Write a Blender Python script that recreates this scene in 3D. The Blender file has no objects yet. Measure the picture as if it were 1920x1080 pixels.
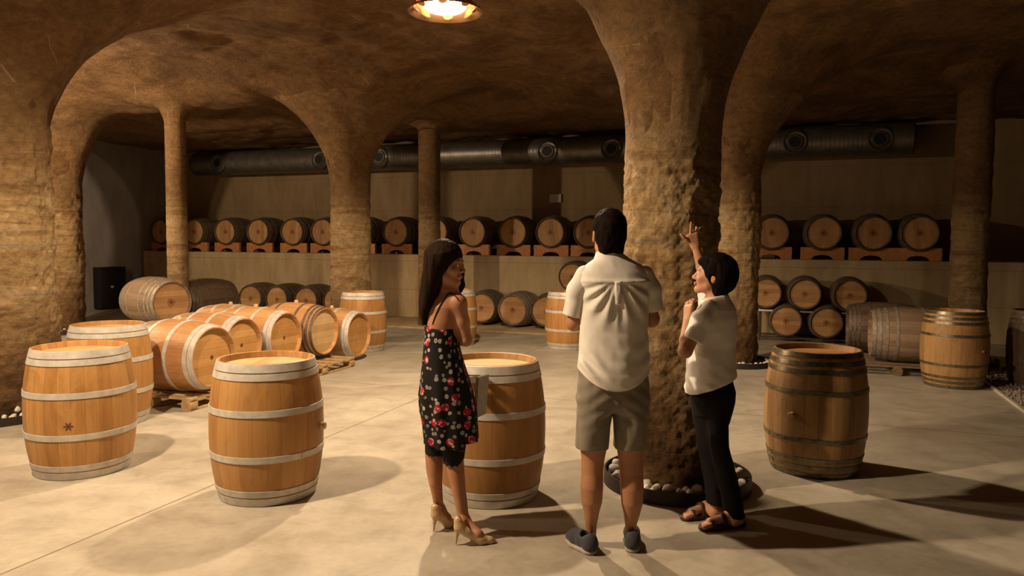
import bpy, bmesh, math, random
import numpy as np
from mathutils import Vector, Matrix, Euler

PI = math.pi
rnd = random.Random(7)
SC = bpy.context.scene
COL = SC.collection

# ------------------------------------------------------------------ camera, world, lights, exposure
CAM_H, PITCH, ROLL, FPX = 1.66, math.radians(3.47), math.radians(0.4), 1400.0
cam_data = bpy.data.cameras.new('camera')
cam_data.sensor_width = 36.0
cam_data.lens = 36.0 * FPX / 1920.0
cam_data.clip_start, cam_data.clip_end = 0.05, 100
cam = bpy.data.objects.new('camera', cam_data)
COL.objects.link(cam)
cam.location = (0, 0, CAM_H)
cam.rotation_mode = 'ZYX'
cam.rotation_euler = (PI / 2 - PITCH, 0, ROLL)
SC.camera = cam
RC = (Matrix.Rotation(PI / 2 - PITCH, 3, 'X') @ Matrix.Rotation(ROLL, 3, 'Z'))

vs = SC.view_settings
vs.view_transform = 'Standard'
vs.look = 'None'
vs.gamma = 1
vs.use_curve_mapping = False
vs.exposure = 0.0

world = bpy.data.worlds.new('world')
SC.world = world
world.use_nodes = True
bgn = world.node_tree.nodes['Background']
bgn.inputs[0].default_value = (1.0, 0.62, 0.34, 1)
bgn.inputs[1].default_value = 0.0015

WARM = (1.0, 0.75, 0.49)
def lamp_light(name, loc, watts, radius=0.07, color=WARM, cone=None, blend=0.4):
    d = bpy.data.lights.new(name, 'SPOT' if cone else 'POINT')
    d.energy = watts
    d.color = color
    d.shadow_soft_size = radius
    if cone:                                  # a shaded lamp hanging under the vault: light goes down and to the sides
        d.spot_size = math.radians(cone); d.spot_blend = blend
    o = bpy.data.objects.new(name, d)
    COL.objects.link(o)
    o.location = loc
    return o
lamp_light('lamp_light_bay_centre', (-0.70, 7.8, 3.9), 780, cone=156, blend=0.45)
lamp_light('lamp_light_bay_front', (-3.0, 3.4, 3.9), 980, cone=167, blend=0.3)
lamp_light('lamp_light_bay_side', (-7.6, 9.5, 3.45), 760)
lamp_light('lamp_light_bay_corner', (-7.2, 5.0, 3.6), 420)

# ------------------------------------------------------------------ helpers
def ray(px, py):
    return RC @ Vector(((px - 960) / FPX, -(py - 540) / FPX, -1.0))
def W(px, py, Y):                      # the point at depth Y seen at that place of the photo
    d = ray(px, py)
    return Vector((0, 0, CAM_H)) + d * (Y / d.y)
def FL(px, py, z=0.0):                 # the point of the floor seen there
    d = ray(px, py)
    return Vector((0, 0, CAM_H)) + d * ((z - CAM_H) / d.z)

YAW = math.radians(-20.0)
U = Vector((math.cos(YAW), math.sin(YAW), 0))      # along the back wall
V = Vector((-math.sin(YAW), math.cos(YAW), 0))     # away from the camera

def mesh_obj(name, verts, faces, mat=None, parent=None, smooth=True, loc=None):
    me = bpy.data.meshes.new(name)
    me.from_pydata([tuple(v) for v in verts], [], faces)
    me.update()
    if smooth:
        me.polygons.foreach_set('use_smooth', [True] * len(me.polygons))
    if mat: me.materials.append(mat)
    return link_mesh(name, me, parent, loc)
def link_mesh(name, me, parent=None, loc=None):
    o = bpy.data.objects.new(name, me)
    COL.objects.link(o)
    if parent: o.parent = parent
    if loc is not None: o.location = loc
    return o
def bm_obj(name, bm, mat=None, parent=None, smooth=True, loc=None, angle=None):
    me = bpy.data.meshes.new(name)
    bmesh.ops.recalc_face_normals(bm, faces=bm.faces[:])
    bm.to_mesh(me); bm.free()
    if smooth:
        me.polygons.foreach_set('use_smooth', [True] * len(me.polygons))
        if angle is not None:
            me.set_sharp_from_angle(angle=math.radians(angle))
    if mat: me.materials.append(mat)
    return link_mesh(name, me, parent, loc)
def thing(name, label, cat, loc=(0, 0, 0), rot=None, group=None):
    o = bpy.data.objects.new(name, None)
    o.empty_display_size = 0.1
    COL.objects.link(o)
    o.location = loc
    if rot is not None: o.rotation_euler = rot
    return tag(o, label, cat, group)
def tag(o, label, cat, group=None, kind=None):
    o['label'] = label; o['category'] = cat
    if group: o['group'] = group
    if kind: o['kind'] = kind
    return o
def struct(o):
    o['kind'] = 'structure'; return o
def dup(root, loc, rot, label, group=None, name=None):
    r = root.copy(); COL.objects.link(r)
    if name: r.name = name
    r.location = loc; r.rotation_euler = rot
    r['label'] = label
    if group: r['group'] = group
    for ch in list(root.children):
        c = ch.copy(); COL.objects.link(c); c.parent = r
        for g in list(ch.children):
            e = g.copy(); COL.objects.link(e); e.parent = c
    return r
def add_box(bm, c, s, rz=0.0, bevel=0.0):
    m = Matrix.Translation(c) @ Matrix.Rotation(rz, 4, 'Z') @ Matrix.Diagonal((s[0], s[1], s[2], 1))
    r = bmesh.ops.create_cube(bm, size=1, matrix=m)
    if bevel:
        es = list({e for v in r['verts'] for e in v.link_edges})
        bmesh.ops.bevel(bm, geom=es, offset=bevel, segments=2, affect='EDGES', profile=0.6)
def lathe(bm, prof, n=48, closed=False):
    """prof: list of (r, z); revolve about z"""
    rings = []
    for r, z in prof:
        if r < 1e-6:
            rings.append([bm.verts.new((0, 0, z))])
        else:
            rings.append([bm.verts.new((r * math.cos(2 * PI * i / n), r * math.sin(2 * PI * i / n), z)) for i in range(n)])
    pairs = list(zip(rings, rings[1:]))
    if closed: pairs.append((rings[-1], rings[0]))
    for a, b in pairs:
        if len(a) == 1 and len(b) == 1: continue
        for i in range(n):
            j = (i + 1) % n
            if len(a) == 1: bm.faces.new((a[0], b[j], b[i]))
            elif len(b) == 1: bm.faces.new((a[i], a[j], b[0]))
            else: bm.faces.new((a[i], a[j], b[j], b[i]))
def tube(bm, pts, r, n=10, caps=True):
    pts = [Vector(p) for p in pts]
    rs = r if isinstance(r, (list, tuple)) else [r] * len(pts)
    rings = []
    up = Vector((0.13, 0.21, 0.97))
    for i, p in enumerate(pts):
        t = (pts[min(i + 1, len(pts) - 1)] - pts[max(i - 1, 0)]).normalized()
        a = t.cross(up)
        if a.length < 0.05: a = t.cross(Vector((1, 0, 0)))
        a.normalize(); b = t.cross(a)
        rings.append([bm.verts.new(p + (a * math.cos(2 * PI * k / n) + b * math.sin(2 * PI * k / n)) * rs[i]) for k in range(n)])
    for A, B in zip(rings, rings[1:]):
        for k in range(n):
            bm.faces.new((A[k], A[(k + 1) % n], B[(k + 1) % n], B[k]))
    if caps:
        bm.faces.new(rings[0][::-1]); bm.faces.new(rings[-1])
def prism(bm, outline, d0, d1):
    """outline in (x, z), extruded along y"""
    a = [bm.verts.new((x, d0, z)) for x, z in outline]
    b = [bm.verts.new((x, d1, z)) for x, z in outline]
    n = len(a)
    bm.faces.new(a); bm.faces.new(b[::-1])
    for i in range(n):
        bm.faces.new((a[i], b[i], b[(i + 1) % n], a[(i + 1) % n]))

# value noise (numpy), any number of points
def _hash(i, j, k, s):
    h = (i * 374761393 + j * 668265263 + k * 2147483647 + s * 1274126177) & 0xffffffff
    h = ((h ^ (h >> 13)) * 1103515245) & 0xffffffff
    h = (h ^ (h >> 16)) & 0xffffffff
    return h / 4294967295.0
def vnoise(x, y, z, s=0):
    x = np.asarray(x, float); y = np.asarray(y, float); z = np.asarray(z, float)
    i = np.floor(x).astype(np.int64); j = np.floor(y).astype(np.int64); k = np.floor(z).astype(np.int64)
    fx, fy, fz = x - i, y - j, z - k
    fx = fx * fx * (3 - 2 * fx); fy = fy * fy * (3 - 2 * fy); fz = fz * fz * (3 - 2 * fz)
    r = 0
    for a in (0, 1):
        for b in (0, 1):
            for c in (0, 1):
                w = (fx if a else 1 - fx) * (fy if b else 1 - fy) * (fz if c else 1 - fz)
                r = r + w * _hash(i + a, j + b, k + c, s)
    return r * 2 - 1
def fbm(x, y, z, s=0, octv=4):
    a, f, r = 1.0, 1.0, 0
    for o in range(octv):
        r = r + a * vnoise(x * f, y * f, z * f, s + o)
        a *= 0.5; f *= 2.03
    return r

# ------------------------------------------------------------------ materials
class NT:
    def __init__(self, name):
        self.m = bpy.data.materials.new(name); self.m.use_nodes = True
        self.t = self.m.node_tree; self.n = self.t.nodes; self.l = self.t.links
        self.b = self.n['Principled BSDF']
    def node(self, typ, **kw):
        x = self.n.new(typ)
        for k, v in kw.items(): setattr(x, k, v)
        return x
    def link(self, a, b): self.l.new(a, b)
    def val(self, sock, v):
        if hasattr(v, 'is_output'): self.link(v, sock)
        else: sock.default_value = v
    def math(self, op, a, b=None, c=None):
        x = self.node('ShaderNodeMath', operation=op)
        self.val(x.inputs[0], a)
        if b is not None: self.val(x.inputs[1], b)
        if c is not None: self.val(x.inputs[2], c)
        return x.outputs[0]
    def coords(self, scale=(1, 1, 1), rot=(0, 0, 0), which='Object', loc=(0, 0, 0)):
        tc = self.node('ShaderNodeTexCoord'); mp = self.node('ShaderNodeMapping')
        mp.inputs['Scale'].default_value = scale; mp.inputs['Rotation'].default_value = rot
        mp.inputs['Location'].default_value = loc
        self.link(tc.outputs[which], mp.inputs['Vector'])
        return mp.outputs[0]
    def noise(self, vec, scale=5, detail=6, rough=0.6, dist=0.0):
        x = self.node('ShaderNodeTexNoise')
        self.link(vec, x.inputs['Vector'])
        x.inputs['Scale'].default_value = scale; x.inputs['Detail'].default_value = detail
        x.inputs['Roughness'].default_value = rough; x.inputs['Distortion'].default_value = dist
        return x.outputs[0]
    def ramp(self, fac, stops):
        x = self.node('ShaderNodeValToRGB')
        e = x.color_ramp.elements
        while len(e) < len(stops): e.new(0.5)
        for i, (p, c) in enumerate(stops):
            e[i].position = p; e[i].color = (c[0], c[1], c[2], 1)
        self.link(fac, x.inputs[0])
        return x.outputs[0]
    def mix(self, fac, a, b, mode='MIX'):
        x = self.node('ShaderNodeMix', data_type='RGBA', blend_type=mode)
        self.val(x.inputs[0], fac)
        self.val(x.inputs[6], a if hasattr(a, 'is_output') else (*a, 1))
        self.val(x.inputs[7], b if hasattr(b, 'is_output') else (*b, 1))
        return x.outputs[2]
    def bump(self, h, strength=0.3, dist=0.02):
        x = self.node('ShaderNodeBump')
        x.inputs['Strength'].default_value = strength; x.inputs['Distance'].default_value = dist
        self.link(h, x.inputs['Height']); self.link(x.outputs[0], self.b.inputs['Normal'])
    def done(self, color, rough=0.7, metal=0.0, spec=None):
        self.val(self.b.inputs['Base Color'], color if hasattr(color, 'is_output') else (*color, 1))
        self.val(self.b.inputs['Roughness'], rough)
        self.b.inputs['Metallic'].default_value = metal
        if spec is not None: self.b.inputs['Specular IOR Level'].default_value = spec
        return self.m
def plain(name, color, rough=0.7, metal=0.0, nscale=30, namt=0.12, bump=0.0):
    t = NT(name); v = t.coords()
    n = t.noise(v, nscale, 4)
    c = t.ramp(n, [(0.25, [x * (1 - namt * 2) for x in color]), (0.75, [min(1, x * (1 + namt)) for x in color])])
    if bump: t.bump(n, bump, 0.01)
    return t.done(c, rough, metal)

def rock_mat(name, zones=False):
    t = NT(name)
    v1 = t.coords((0.8, 0.8, 1.0)); v2 = t.coords((0.35, 0.35, 4.5)); v3 = t.coords((1, 1, 1.5))
    big = t.noise(v1, 1.1, 9, 0.68, 0.9)
    lay = t.noise(v2, 1.7, 8, 0.65, 1.0)
    fine = t.noise(v3, 11, 9, 0.75, 0.4)
    mott = t.noise(v3, 3.6, 8, 0.7, 1.0)
    base = t.ramp(big, [(0.25, (0.085, 0.044, 0.018)), (0.42, (0.140, 0.074, 0.030)), (0.56, (0.220, 0.122, 0.050)), (0.72, (0.155, 0.092, 0.044)), (0.85, (0.28, 0.175, 0.082))])
    c = base
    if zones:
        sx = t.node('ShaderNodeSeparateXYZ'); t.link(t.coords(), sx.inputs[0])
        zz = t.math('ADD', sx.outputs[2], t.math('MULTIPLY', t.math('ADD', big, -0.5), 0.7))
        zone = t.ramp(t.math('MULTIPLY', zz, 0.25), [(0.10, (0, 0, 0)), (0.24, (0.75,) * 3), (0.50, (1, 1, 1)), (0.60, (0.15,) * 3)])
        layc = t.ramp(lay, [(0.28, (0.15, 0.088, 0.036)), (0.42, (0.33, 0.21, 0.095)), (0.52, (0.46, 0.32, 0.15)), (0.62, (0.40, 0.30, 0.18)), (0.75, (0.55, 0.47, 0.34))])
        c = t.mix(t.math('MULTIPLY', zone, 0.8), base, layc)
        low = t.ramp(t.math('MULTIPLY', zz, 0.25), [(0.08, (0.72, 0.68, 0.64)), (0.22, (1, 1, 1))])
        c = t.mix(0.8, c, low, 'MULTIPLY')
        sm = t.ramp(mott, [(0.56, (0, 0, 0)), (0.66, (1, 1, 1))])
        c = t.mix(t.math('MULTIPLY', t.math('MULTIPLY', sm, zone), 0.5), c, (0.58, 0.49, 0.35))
    else:
        sm = t.ramp(mott, [(0.60, (0, 0, 0)), (0.70, (1, 1, 1))])
        c = t.mix(t.math('MULTIPLY', sm, 0.3), c, (0.42, 0.31, 0.19))
    dk = t.ramp(mott, [(0.30, (1, 1, 1)), (0.42, (0, 0, 0))])
    c = t.mix(t.math('MULTIPLY', dk, 0.55), c, (0.085, 0.05, 0.025))
    fc = t.ramp(fine, [(0.3, (0.5, 0.47, 0.43)), (0.55, (1.0, 1.0, 1.0)), (0.75, (1.3, 1.27, 1.2))])
    c = t.mix(0.8, c, fc, 'MULTIPLY')
    # pale scratches left by the tools
    w = t.node('ShaderNodeTexVoronoi', feature='DISTANCE_TO_EDGE'); w.inputs['Scale'].default_value = 0.8
    t.link(t.coords((0.6, 1.3, 2.0), (0.3, 0.2, 0.5)), w.inputs['Vector'])
    sc = t.math('MULTIPLY', t.math('LESS_THAN', w.outputs[0], 0.004), t.math('GREATER_THAN', big, 0.56))
    c = t.mix(t.math('MULTIPLY', sc, 0.28), c, (0.6, 0.5, 0.36))
    h = t.math('ADD', t.math('MULTIPLY', fine, 0.7), t.math('MULTIPLY', lay, 0.5))
    h = t.math('ADD', h, t.math('MULTIPLY', mott, 0.9))
    t.bump(h, 0.8, 0.06)
    return t.done(c, 0.85, spec=0.25)
ROCK = rock_mat('carved_rock')
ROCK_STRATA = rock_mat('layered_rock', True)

def floor_mat():
    t = NT('polished_concrete')
    v = t.coords()
    n1 = t.noise(v, 0.55, 6, 0.6, 0.4); n2 = t.noise(v, 3.5, 8, 0.65, 0.5); n3 = t.noise(v, 22, 4, 0.6)
    c = t.ramp(n1, [(0.3, (0.34, 0.29, 0.225)), (0.5, (0.44, 0.39, 0.31)), (0.7, (0.51, 0.46, 0.375))])
    c = t.mix(0.55, c, t.ramp(n2, [(0.32, (0.62, 0.60, 0.57)), (0.55, (1, 1, 1)), (0.75, (1.1, 1.09, 1.06))]), 'MULTIPLY')
    c = t.mix(0.25, c, t.ramp(n3, [(0.35, (0.75, 0.73, 0.7)), (0.6, (1.05, 1.05, 1.05))]), 'MULTIPLY')
    # sawn joints of the slab
    tc = t.node('ShaderNodeTexCoord'); mp = t.node('ShaderNodeMapping', vector_type='POINT')
    mp.inputs['Rotation'].default_value = (0, 0, -YAW)
    t.link(tc.outputs['Object'], mp.inputs['Vector'])
    sx = t.node('ShaderNodeSeparateXYZ'); t.link(mp.outputs[0], sx.inputs[0])
    def joint(s, off, period):
        a = t.math('ADD', s, -off)
        m = t.math('FLOORED_MODULO', t.math('ADD', a, period / 2), period)
        dist = t.math('ABSOLUTE', t.math('ADD', m, -period / 2))
        return t.math('LESS_THAN', dist, 0.007)
    p1, p2 = FL(410, 905), FL(745, 724)
    u1 = (p1.x * U.x + p1.y * U.y); v2 = (p2.x * V.x + p2.y * V.y)
    j = t.math('MAXIMUM', joint(sx.outputs[0], u1, 6.0), joint(sx.outputs[1], v2, 5.5))
    c = t.mix(t.math('MULTIPLY', j, 0.75), c, (0.13, 0.09, 0.05))
    h = t.math('ADD', t.math('MULTIPLY', n2, 0.4), t.math('MULTIPLY', j, -1.0))
    t.bump(h, 0.12, 0.01)
    r = t.ramp(n2, [(0.3, (0.42,) * 3), (0.7, (0.62,) * 3)])
    return t.done(c, r, spec=0.35)
FLOOR = floor_mat()

def wall_mat(name, a, b, panel=0.0):
    t = NT(name)
    v = t.coords(); vv = t.coords((1, 1, 0.25))
    n1 = t.noise(v, 0.7, 5, 0.6, 0.3); n2 = t.noise(vv, 4, 7, 0.65, 0.4)
    c = t.ramp(n1, [(0.3, a), (0.7, b)])
    c = t.mix(0.6, c, t.ramp(n2, [(0.3, (0.6, 0.58, 0.55)), (0.6, (1, 1, 1)), (0.8, (1.1, 1.1, 1.1))]), 'MULTIPLY')
    if panel:
        sx = t.node('ShaderNodeSeparateXYZ'); t.link(v, sx.inputs[0])
        fr = t.math('FLOORED_MODULO', sx.outputs[2], panel)
        ln = t.math('LESS_THAN', fr, 0.012)
        c = t.mix(t.math('MULTIPLY', ln, 0.35), c, (0.1, 0.07, 0.04))
    t.bump(n2, 0.25, 0.02)
    return t.done(c, 0.85, spec=0.2)
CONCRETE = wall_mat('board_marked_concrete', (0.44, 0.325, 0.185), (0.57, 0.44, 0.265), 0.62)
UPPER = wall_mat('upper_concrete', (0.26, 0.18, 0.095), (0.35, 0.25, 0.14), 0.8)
PLASTER = wall_mat('grey_plaster', (0.30, 0.27, 0.25), (0.38, 0.35, 0.33))

def stave_mat(name, cols, nst=26, rough=0.5, stain=0.3, wine=0.0):
    t = NT(name)
    v = t.coords()
    sx = t.node('ShaderNodeSeparateXYZ'); t.link(v, sx.inputs[0])
    ang = t.math('ARCTAN2', sx.outputs[1], sx.outputs[0])
    a = t.math('MULTIPLY', t.math('ADD', ang, PI), nst / (2 * PI))
    idx = t.math('FLOOR', a); fr = t.math('SUBTRACT', a, idx)
    oi = t.node('ShaderNodeObjectInfo')
    wn = t.node('ShaderNodeTexWhiteNoise', noise_dimensions='2D')
    cb = t.node('ShaderNodeCombineXYZ'); t.link(idx, cb.inputs[0]); t.link(t.math('MULTIPLY', oi.outputs['Random'], 91.0), cb.inputs[1])
    t.link(cb.outputs[0], wn.inputs[0])
    gv = t.coords((9, 9, 0.8)); gn = t.noise(gv, 3.0, 6, 0.6, 0.5)
    f = t.math('ADD', t.math('MULTIPLY', wn.outputs[0], 0.35), t.math('MULTIPLY', gn, 0.65))
    c = t.ramp(f, [(0.25, cols[0]), (0.5, cols[1]), (0.75, cols[2])])
    st = t.noise(t.coords((1, 1, 0.6)), 4.5, 7, 0.7, 0.8)
    sm = t.ramp(st, [(0.52, (0, 0, 0)), (0.72, (1, 1, 1))])
    c = t.mix(t.math('MULTIPLY', sm, stain), c, [x * 0.35 for x in cols[0]])
    if wine:
        wv = t.noise(t.coords((1, 1, 1)), 2.0, 4, 0.6, 0.3)
        wm = t.ramp(wv, [(0.5, (0, 0, 0)), (0.7, (1, 1, 1))])
        c = t.mix(t.math('MULTIPLY', wm, wine), c, (0.34, 0.10, 0.05))
    edge = t.math('LESS_THAN', t.math('MINIMUM', fr, t.math('SUBTRACT', 1.0, fr)), 0.025)
    c = t.mix(t.math('MULTIPLY', edge, 0.28), c, [x * 0.3 for x in cols[0]])
    tone = t.math('ADD', 0.85, t.math('MULTIPLY', oi.outputs['Random'], 0.25))
    hv = t.node('ShaderNodeHueSaturation'); t.link(c, hv.inputs['Color']); t.link(tone, hv.inputs['Value'])
    t.bump(t.math('SUBTRACT', t.math('MULTIPLY', gn, 0.5), edge), 0.18, 0.006)
    return t.done(hv.outputs[0], rough, spec=0.4)
def head_mat(name, cols, rough=0.6, stain=0.0):
    t = NT(name)
    v = t.coords()
    sx = t.node('ShaderNodeSeparateXYZ'); t.link(v, sx.inputs[0])
    a = t.math('MULTIPLY', sx.outputs[0], 1 / 0.085)
    idx = t.math('FLOOR', a); fr = t.math('SUBTRACT', a, idx)
    oi = t.node('ShaderNodeObjectInfo')
    wn = t.node('ShaderNodeTexWhiteNoise', noise_dimensions='2D')
    cb = t.node('ShaderNodeCombineXYZ'); t.link(idx, cb.inputs[0]); t.link(t.math('MULTIPLY', oi.outputs['Random'], 57.0), cb.inputs[1])
    t.link(cb.outputs[0], wn.inputs[0])
    gn = t.noise(t.coords((9, 0.9, 9)), 3, 6, 0.6, 0.4)
    f = t.math('ADD', t.math('MULTIPLY', wn.outputs[0], 0.4), t.math('MULTIPLY', gn, 0.6))
    c = t.ramp(f, [(0.25, cols[0]), (0.5, cols[1]), (0.75, cols[2])])
    edge = t.math('LESS_THAN', fr, 0.03)
    c = t.mix(t.math('MULTIPLY', edge, 0.5), c, [x * 0.3 for x in cols[0]])
    n = t.noise(v, 3.5, 5, 0.6)
    c = t.mix(0.4, c, t.ramp(n, [(0.35, (0.6, 0.55, 0.5)), (0.6, (1, 1, 1))]), 'MULTIPLY')
    if stain:
        rr = t.math('SQRT', t.math('ADD', t.math('MULTIPLY', sx.outputs[0], sx.outputs[0]), t.math('MULTIPLY', sx.outputs[1], sx.outputs[1])))
        rr = t.math('ADD', rr, t.math('MULTIPLY', t.math('ADD', n, -0.5), 0.12))
        c = t.mix(t.math('MULTIPLY', t.math('LESS_THAN', rr, 0.05), stain), c, (0.24, 0.06, 0.025))
    t.bump(gn, 0.12, 0.005)
    return t.done(c, rough, spec=0.3)
OAK = stave_mat('new_oak_staves', [(0.31, 0.145, 0.040), (0.41, 0.205, 0.060), (0.49, 0.265, 0.090)], stain=0.45)
OAK_PINK = stave_mat('wine_tinted_oak_staves', [(0.37, 0.17, 0.06), (0.48, 0.25, 0.095), (0.56, 0.33, 0.15)], stain=0.25, wine=0.45)
OAK_IRON = stave_mat('used_oak_staves', [(0.29, 0.155, 0.06), (0.42, 0.235, 0.09), (0.52, 0.31, 0.12)], stain=0.5)
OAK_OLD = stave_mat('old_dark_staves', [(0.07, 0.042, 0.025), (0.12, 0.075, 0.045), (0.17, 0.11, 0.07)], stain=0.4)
OAK_GREY = stave_mat('weathered_grey_staves', [(0.16, 0.105, 0.065), (0.24, 0.165, 0.105), (0.31, 0.22, 0.145)], stain=0.5)
HEAD = head_mat('oak_head', [(0.42, 0.21, 0.06), (0.52, 0.28, 0.09), (0.60, 0.35, 0.13)])
HEAD_LIGHT = head_mat('pale_oak_head', [(0.50, 0.31, 0.13), (0.60, 0.40, 0.19), (0.66, 0.46, 0.24)])
HEAD_OLD = head_mat('aged_oak_head', [(0.38, 0.20, 0.08), (0.50, 0.28, 0.12), (0.58, 0.35, 0.16)], 0.6, 0.6)
HOOP = plain('galvanised_hoop', (0.58, 0.55, 0.50), 0.5, 0.15, 14, 0.14, 0.05)
HOOP_GREY = plain('dull_grey_hoop', (0.30, 0.26, 0.21), 0.55, 0.25, 22, 0.25, 0.05)
HOOP_IRON = plain('dark_iron_hoop', (0.20, 0.175, 0.115), 0.36, 0.65, 25, 0.3, 0.05)
HOOP_OLD = plain('rusty_hoop', (0.17, 0.13, 0.095), 0.6, 0.4, 25, 0.3, 0.05)
BUNG = plain('pale_wood_bung', (0.62, 0.45, 0.26), 0.7)
BUNG_OAK = plain('oak_bung', (0.36, 0.19, 0.075), 0.6)
BUNG_DARK = plain('wine_stained_plug', (0.12, 0.045, 0.02), 0.6)
PALLET = plain('pallet_pine', (0.50, 0.33, 0.16), 0.75, 0, 14, 0.25, 0.1)
PALLET_DIM = plain('shaded_pallet_wood', (0.20, 0.13, 0.07), 0.8, 0, 14, 0.25, 0.1)  # darker copy of the pallet pine, the dimness at right put into its colour
CRADLE = plain('orange_wood', (0.55, 0.23, 0.075), 0.6, 0, 14, 0.2, 0.05)
DARKWOOD = plain('dark_wood', (0.07, 0.045, 0.03), 0.75, 0, 14, 0.25, 0.1)
TRAYM = plain('dark_steel_tray', (0.035, 0.025, 0.018), 0.55, 0.3)
STONE = plain('white_pebble', (0.76, 0.71, 0.63), 0.75, 0, 12, 0.25, 0.2)
GRAVEL = plain('grey_gravel', (0.30, 0.24, 0.18), 0.85, 0, 12, 0.3, 0.2)
DUCT = None
def duct_mat():
    t = NT('spiral_duct_steel')
    v = t.coords()
    w = t.node('ShaderNodeTexWave', wave_type='BANDS', bands_direction='X')
    t.link(v, w.inputs['Vector']); w.inputs['Scale'].default_value = 4.0; w.inputs['Distortion'].default_value = 0.0
    n = t.noise(v, 6, 4)
    c = t.ramp(n, [(0.3, (0.16, 0.145, 0.125)), (0.7, (0.26, 0.24, 0.21))])
    t.bump(w.outputs[1], 0.2, 0.006)
    return t.done(c, 0.42, 0.75)
DUCT = duct_mat()
BLACK = plain('black_paint', (0.008, 0.007, 0.006), 0.6)
NOZZLE = plain('nozzle_flange', (0.16, 0.14, 0.12), 0.4, 0.6)
WHITEPL = plain('white_plastic', (0.62, 0.56, 0.46), 0.5)
COPPER = plain('copper_reflector', (0.75, 0.42, 0.24), 0.28, 0.9, 10, 0.1)
STEEL = plain('bright_steel', (0.55, 0.53, 0.50), 0.35, 0.8)

# ------------------------------------------------------------------ the vault
# pillars: x, y, shaft radius, spring height, flare run a, flare rise b
PIL = {
    'D': (*FL(1249, 905).xy, 0.318, 2.35, 2.6, 1.95),
    'C': (3.07, 10.3, 0.315, 2.5, 2.6, 1.85),
    'B': (-2.66, 12.3, 0.325, 2.55, 2.6, 1.85),
    'A': (-5.13, 7.2, 0.62, 2.72, 2.3, 1.6),
    'A2': (-8.14, 13.4, 0.40, 2.65, 2.1, 1.7),
    'E': (-5.575, 12.45, 0.165, 3.6, 0.2, 0.3),
    'F': (-1.63, 14.7, 0.215, 3.85, 0.2, 0.3),
    'G': (6.42, 10.5, 0.23, 3.8, 0.25, 0.4),
}
ZMAX = 4.27
def vault(x, y, noise=True):
    x = np.asarray(x, float); y = np.asarray(y, float)
    vv = x * V.x + y * V.y
    z = ZMAX - 0.28 * np.clip((vv - 11.0) / 1.6, 0, 1) ** 2
    z = z - 0.42 * np.exp(-((vv - 10.1) / 1.2) ** 2) * np.clip((-3.0 - x) / 1.2, 0, 1)
    z = z + 0.10 * np.exp(-((x + 0.7) ** 2 + (y - 7.8) ** 2) / 1.2)
    for k, (cx, cy, r, zs, a, b) in PIL.items():
        s0 = np.hypot(x - cx, y - cy) - r
        s = np.clip(s0, 0, a)
        zz = zs + b * np.sqrt(np.clip(1 - (1 - s / a) ** 2, 0, 1)) + 1.5 * np.clip(s0 - a, 0, 9) ** 2 / a
        kk = 0.16
        h = np.clip(0.5 + 0.5 * (zz - z) / kk, 0, 1)
        z = zz * (1 - h) + z * h - kk * h * (1 - h)
    if noise:
        z = z + 0.075 * fbm(x * 0.8, y * 0.8, z * 0.8, 3, 3) + 0.02 * fbm(x * 4, y * 4, z * 4, 9, 3)
    return z

def build_ceiling():
    h = 0.07
    xs = np.arange(-13.0, 13.0, h); ys = np.arange(-4.0, 21.5, h)
    X, Y = np.meshgrid(xs, ys, indexing='ij')
    Z = vault(X, Y)
    nx, ny = X.shape
    verts = np.stack([X, Y, Z], -1).reshape(-1, 3)
    I = np.arange(nx * ny).reshape(nx, ny)
    f = np.stack([I[:-1, :-1], I[:-1, 1:], I[1:, 1:], I[1:, :-1]], -1).reshape(-1, 4)
    return struct(fast_mesh('ceiling', verts, f, ROCK))
def fast_mesh(name, verts, quads, mat, parent=None):
    me = bpy.data.meshes.new(name)
    nv, nf = len(verts), len(quads)
    me.vertices.add(nv); me.vertices.foreach_set('co', np.asarray(verts, np.float32).ravel())
    me.loops.add(nf * 4); me.loops.foreach_set('vertex_index', np.asarray(quads, np.int32).ravel())
    me.polygons.add(nf)
    me.polygons.foreach_set('loop_start', np.arange(0, nf * 4, 4, dtype=np.int32))
    me.polygons.foreach_set('loop_total', np.full(nf, 4, np.int32))
    me.polygons.foreach_set('use_smooth', np.ones(nf, bool))
    me.update(calc_edges=True); me.validate()
    if mat: me.materials.append(mat)
    return link_mesh(name, me, parent)
build_ceiling()

def plane_obj(name, pts, mat, sub=1):
    return mesh_obj(name, pts, [tuple(range(len(pts)))], mat, smooth=False)
struct(plane_obj('floor', [(-16, -5, 0), (16, -5, 0), (16, 23, 0), (-16, 23, 0)], FLOOR))

# back wall: lower retaining wall with a ledge, upper wall set back
Y0W = 15.45
def wpt(s, off, z):        # s along the wall, off behind its face
    return Vector((0, Y0W, 0)) + U * s + V * off + Vector((0, 0, z))
def seg_box(name, s0, s1, o0, o1, z0, z1, mat, bevel=0.02):
    bm = bmesh.new()
    add_box(bm, ((s0 + s1) / 2, (o0 + o1) / 2, (z0 + z1) / 2), (s1 - s0, o1 - o0, z1 - z0), 0, bevel)
    o = bm_obj(name, bm, mat, angle=30)
    o.location = (0, Y0W, 0); o.rotation_euler = (0, 0, YAW)
    return o
LEDGE = 1.39
struct(seg_box('wall_back_lower', -9.9, 12.5, 0.0, 1.5, 0, LEDGE, CONCRETE))
struct(seg_box('wall_back_upper', -14.0, 12.5, 1.5, 1.9, 0, 4.6, UPPER, 0))
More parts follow.
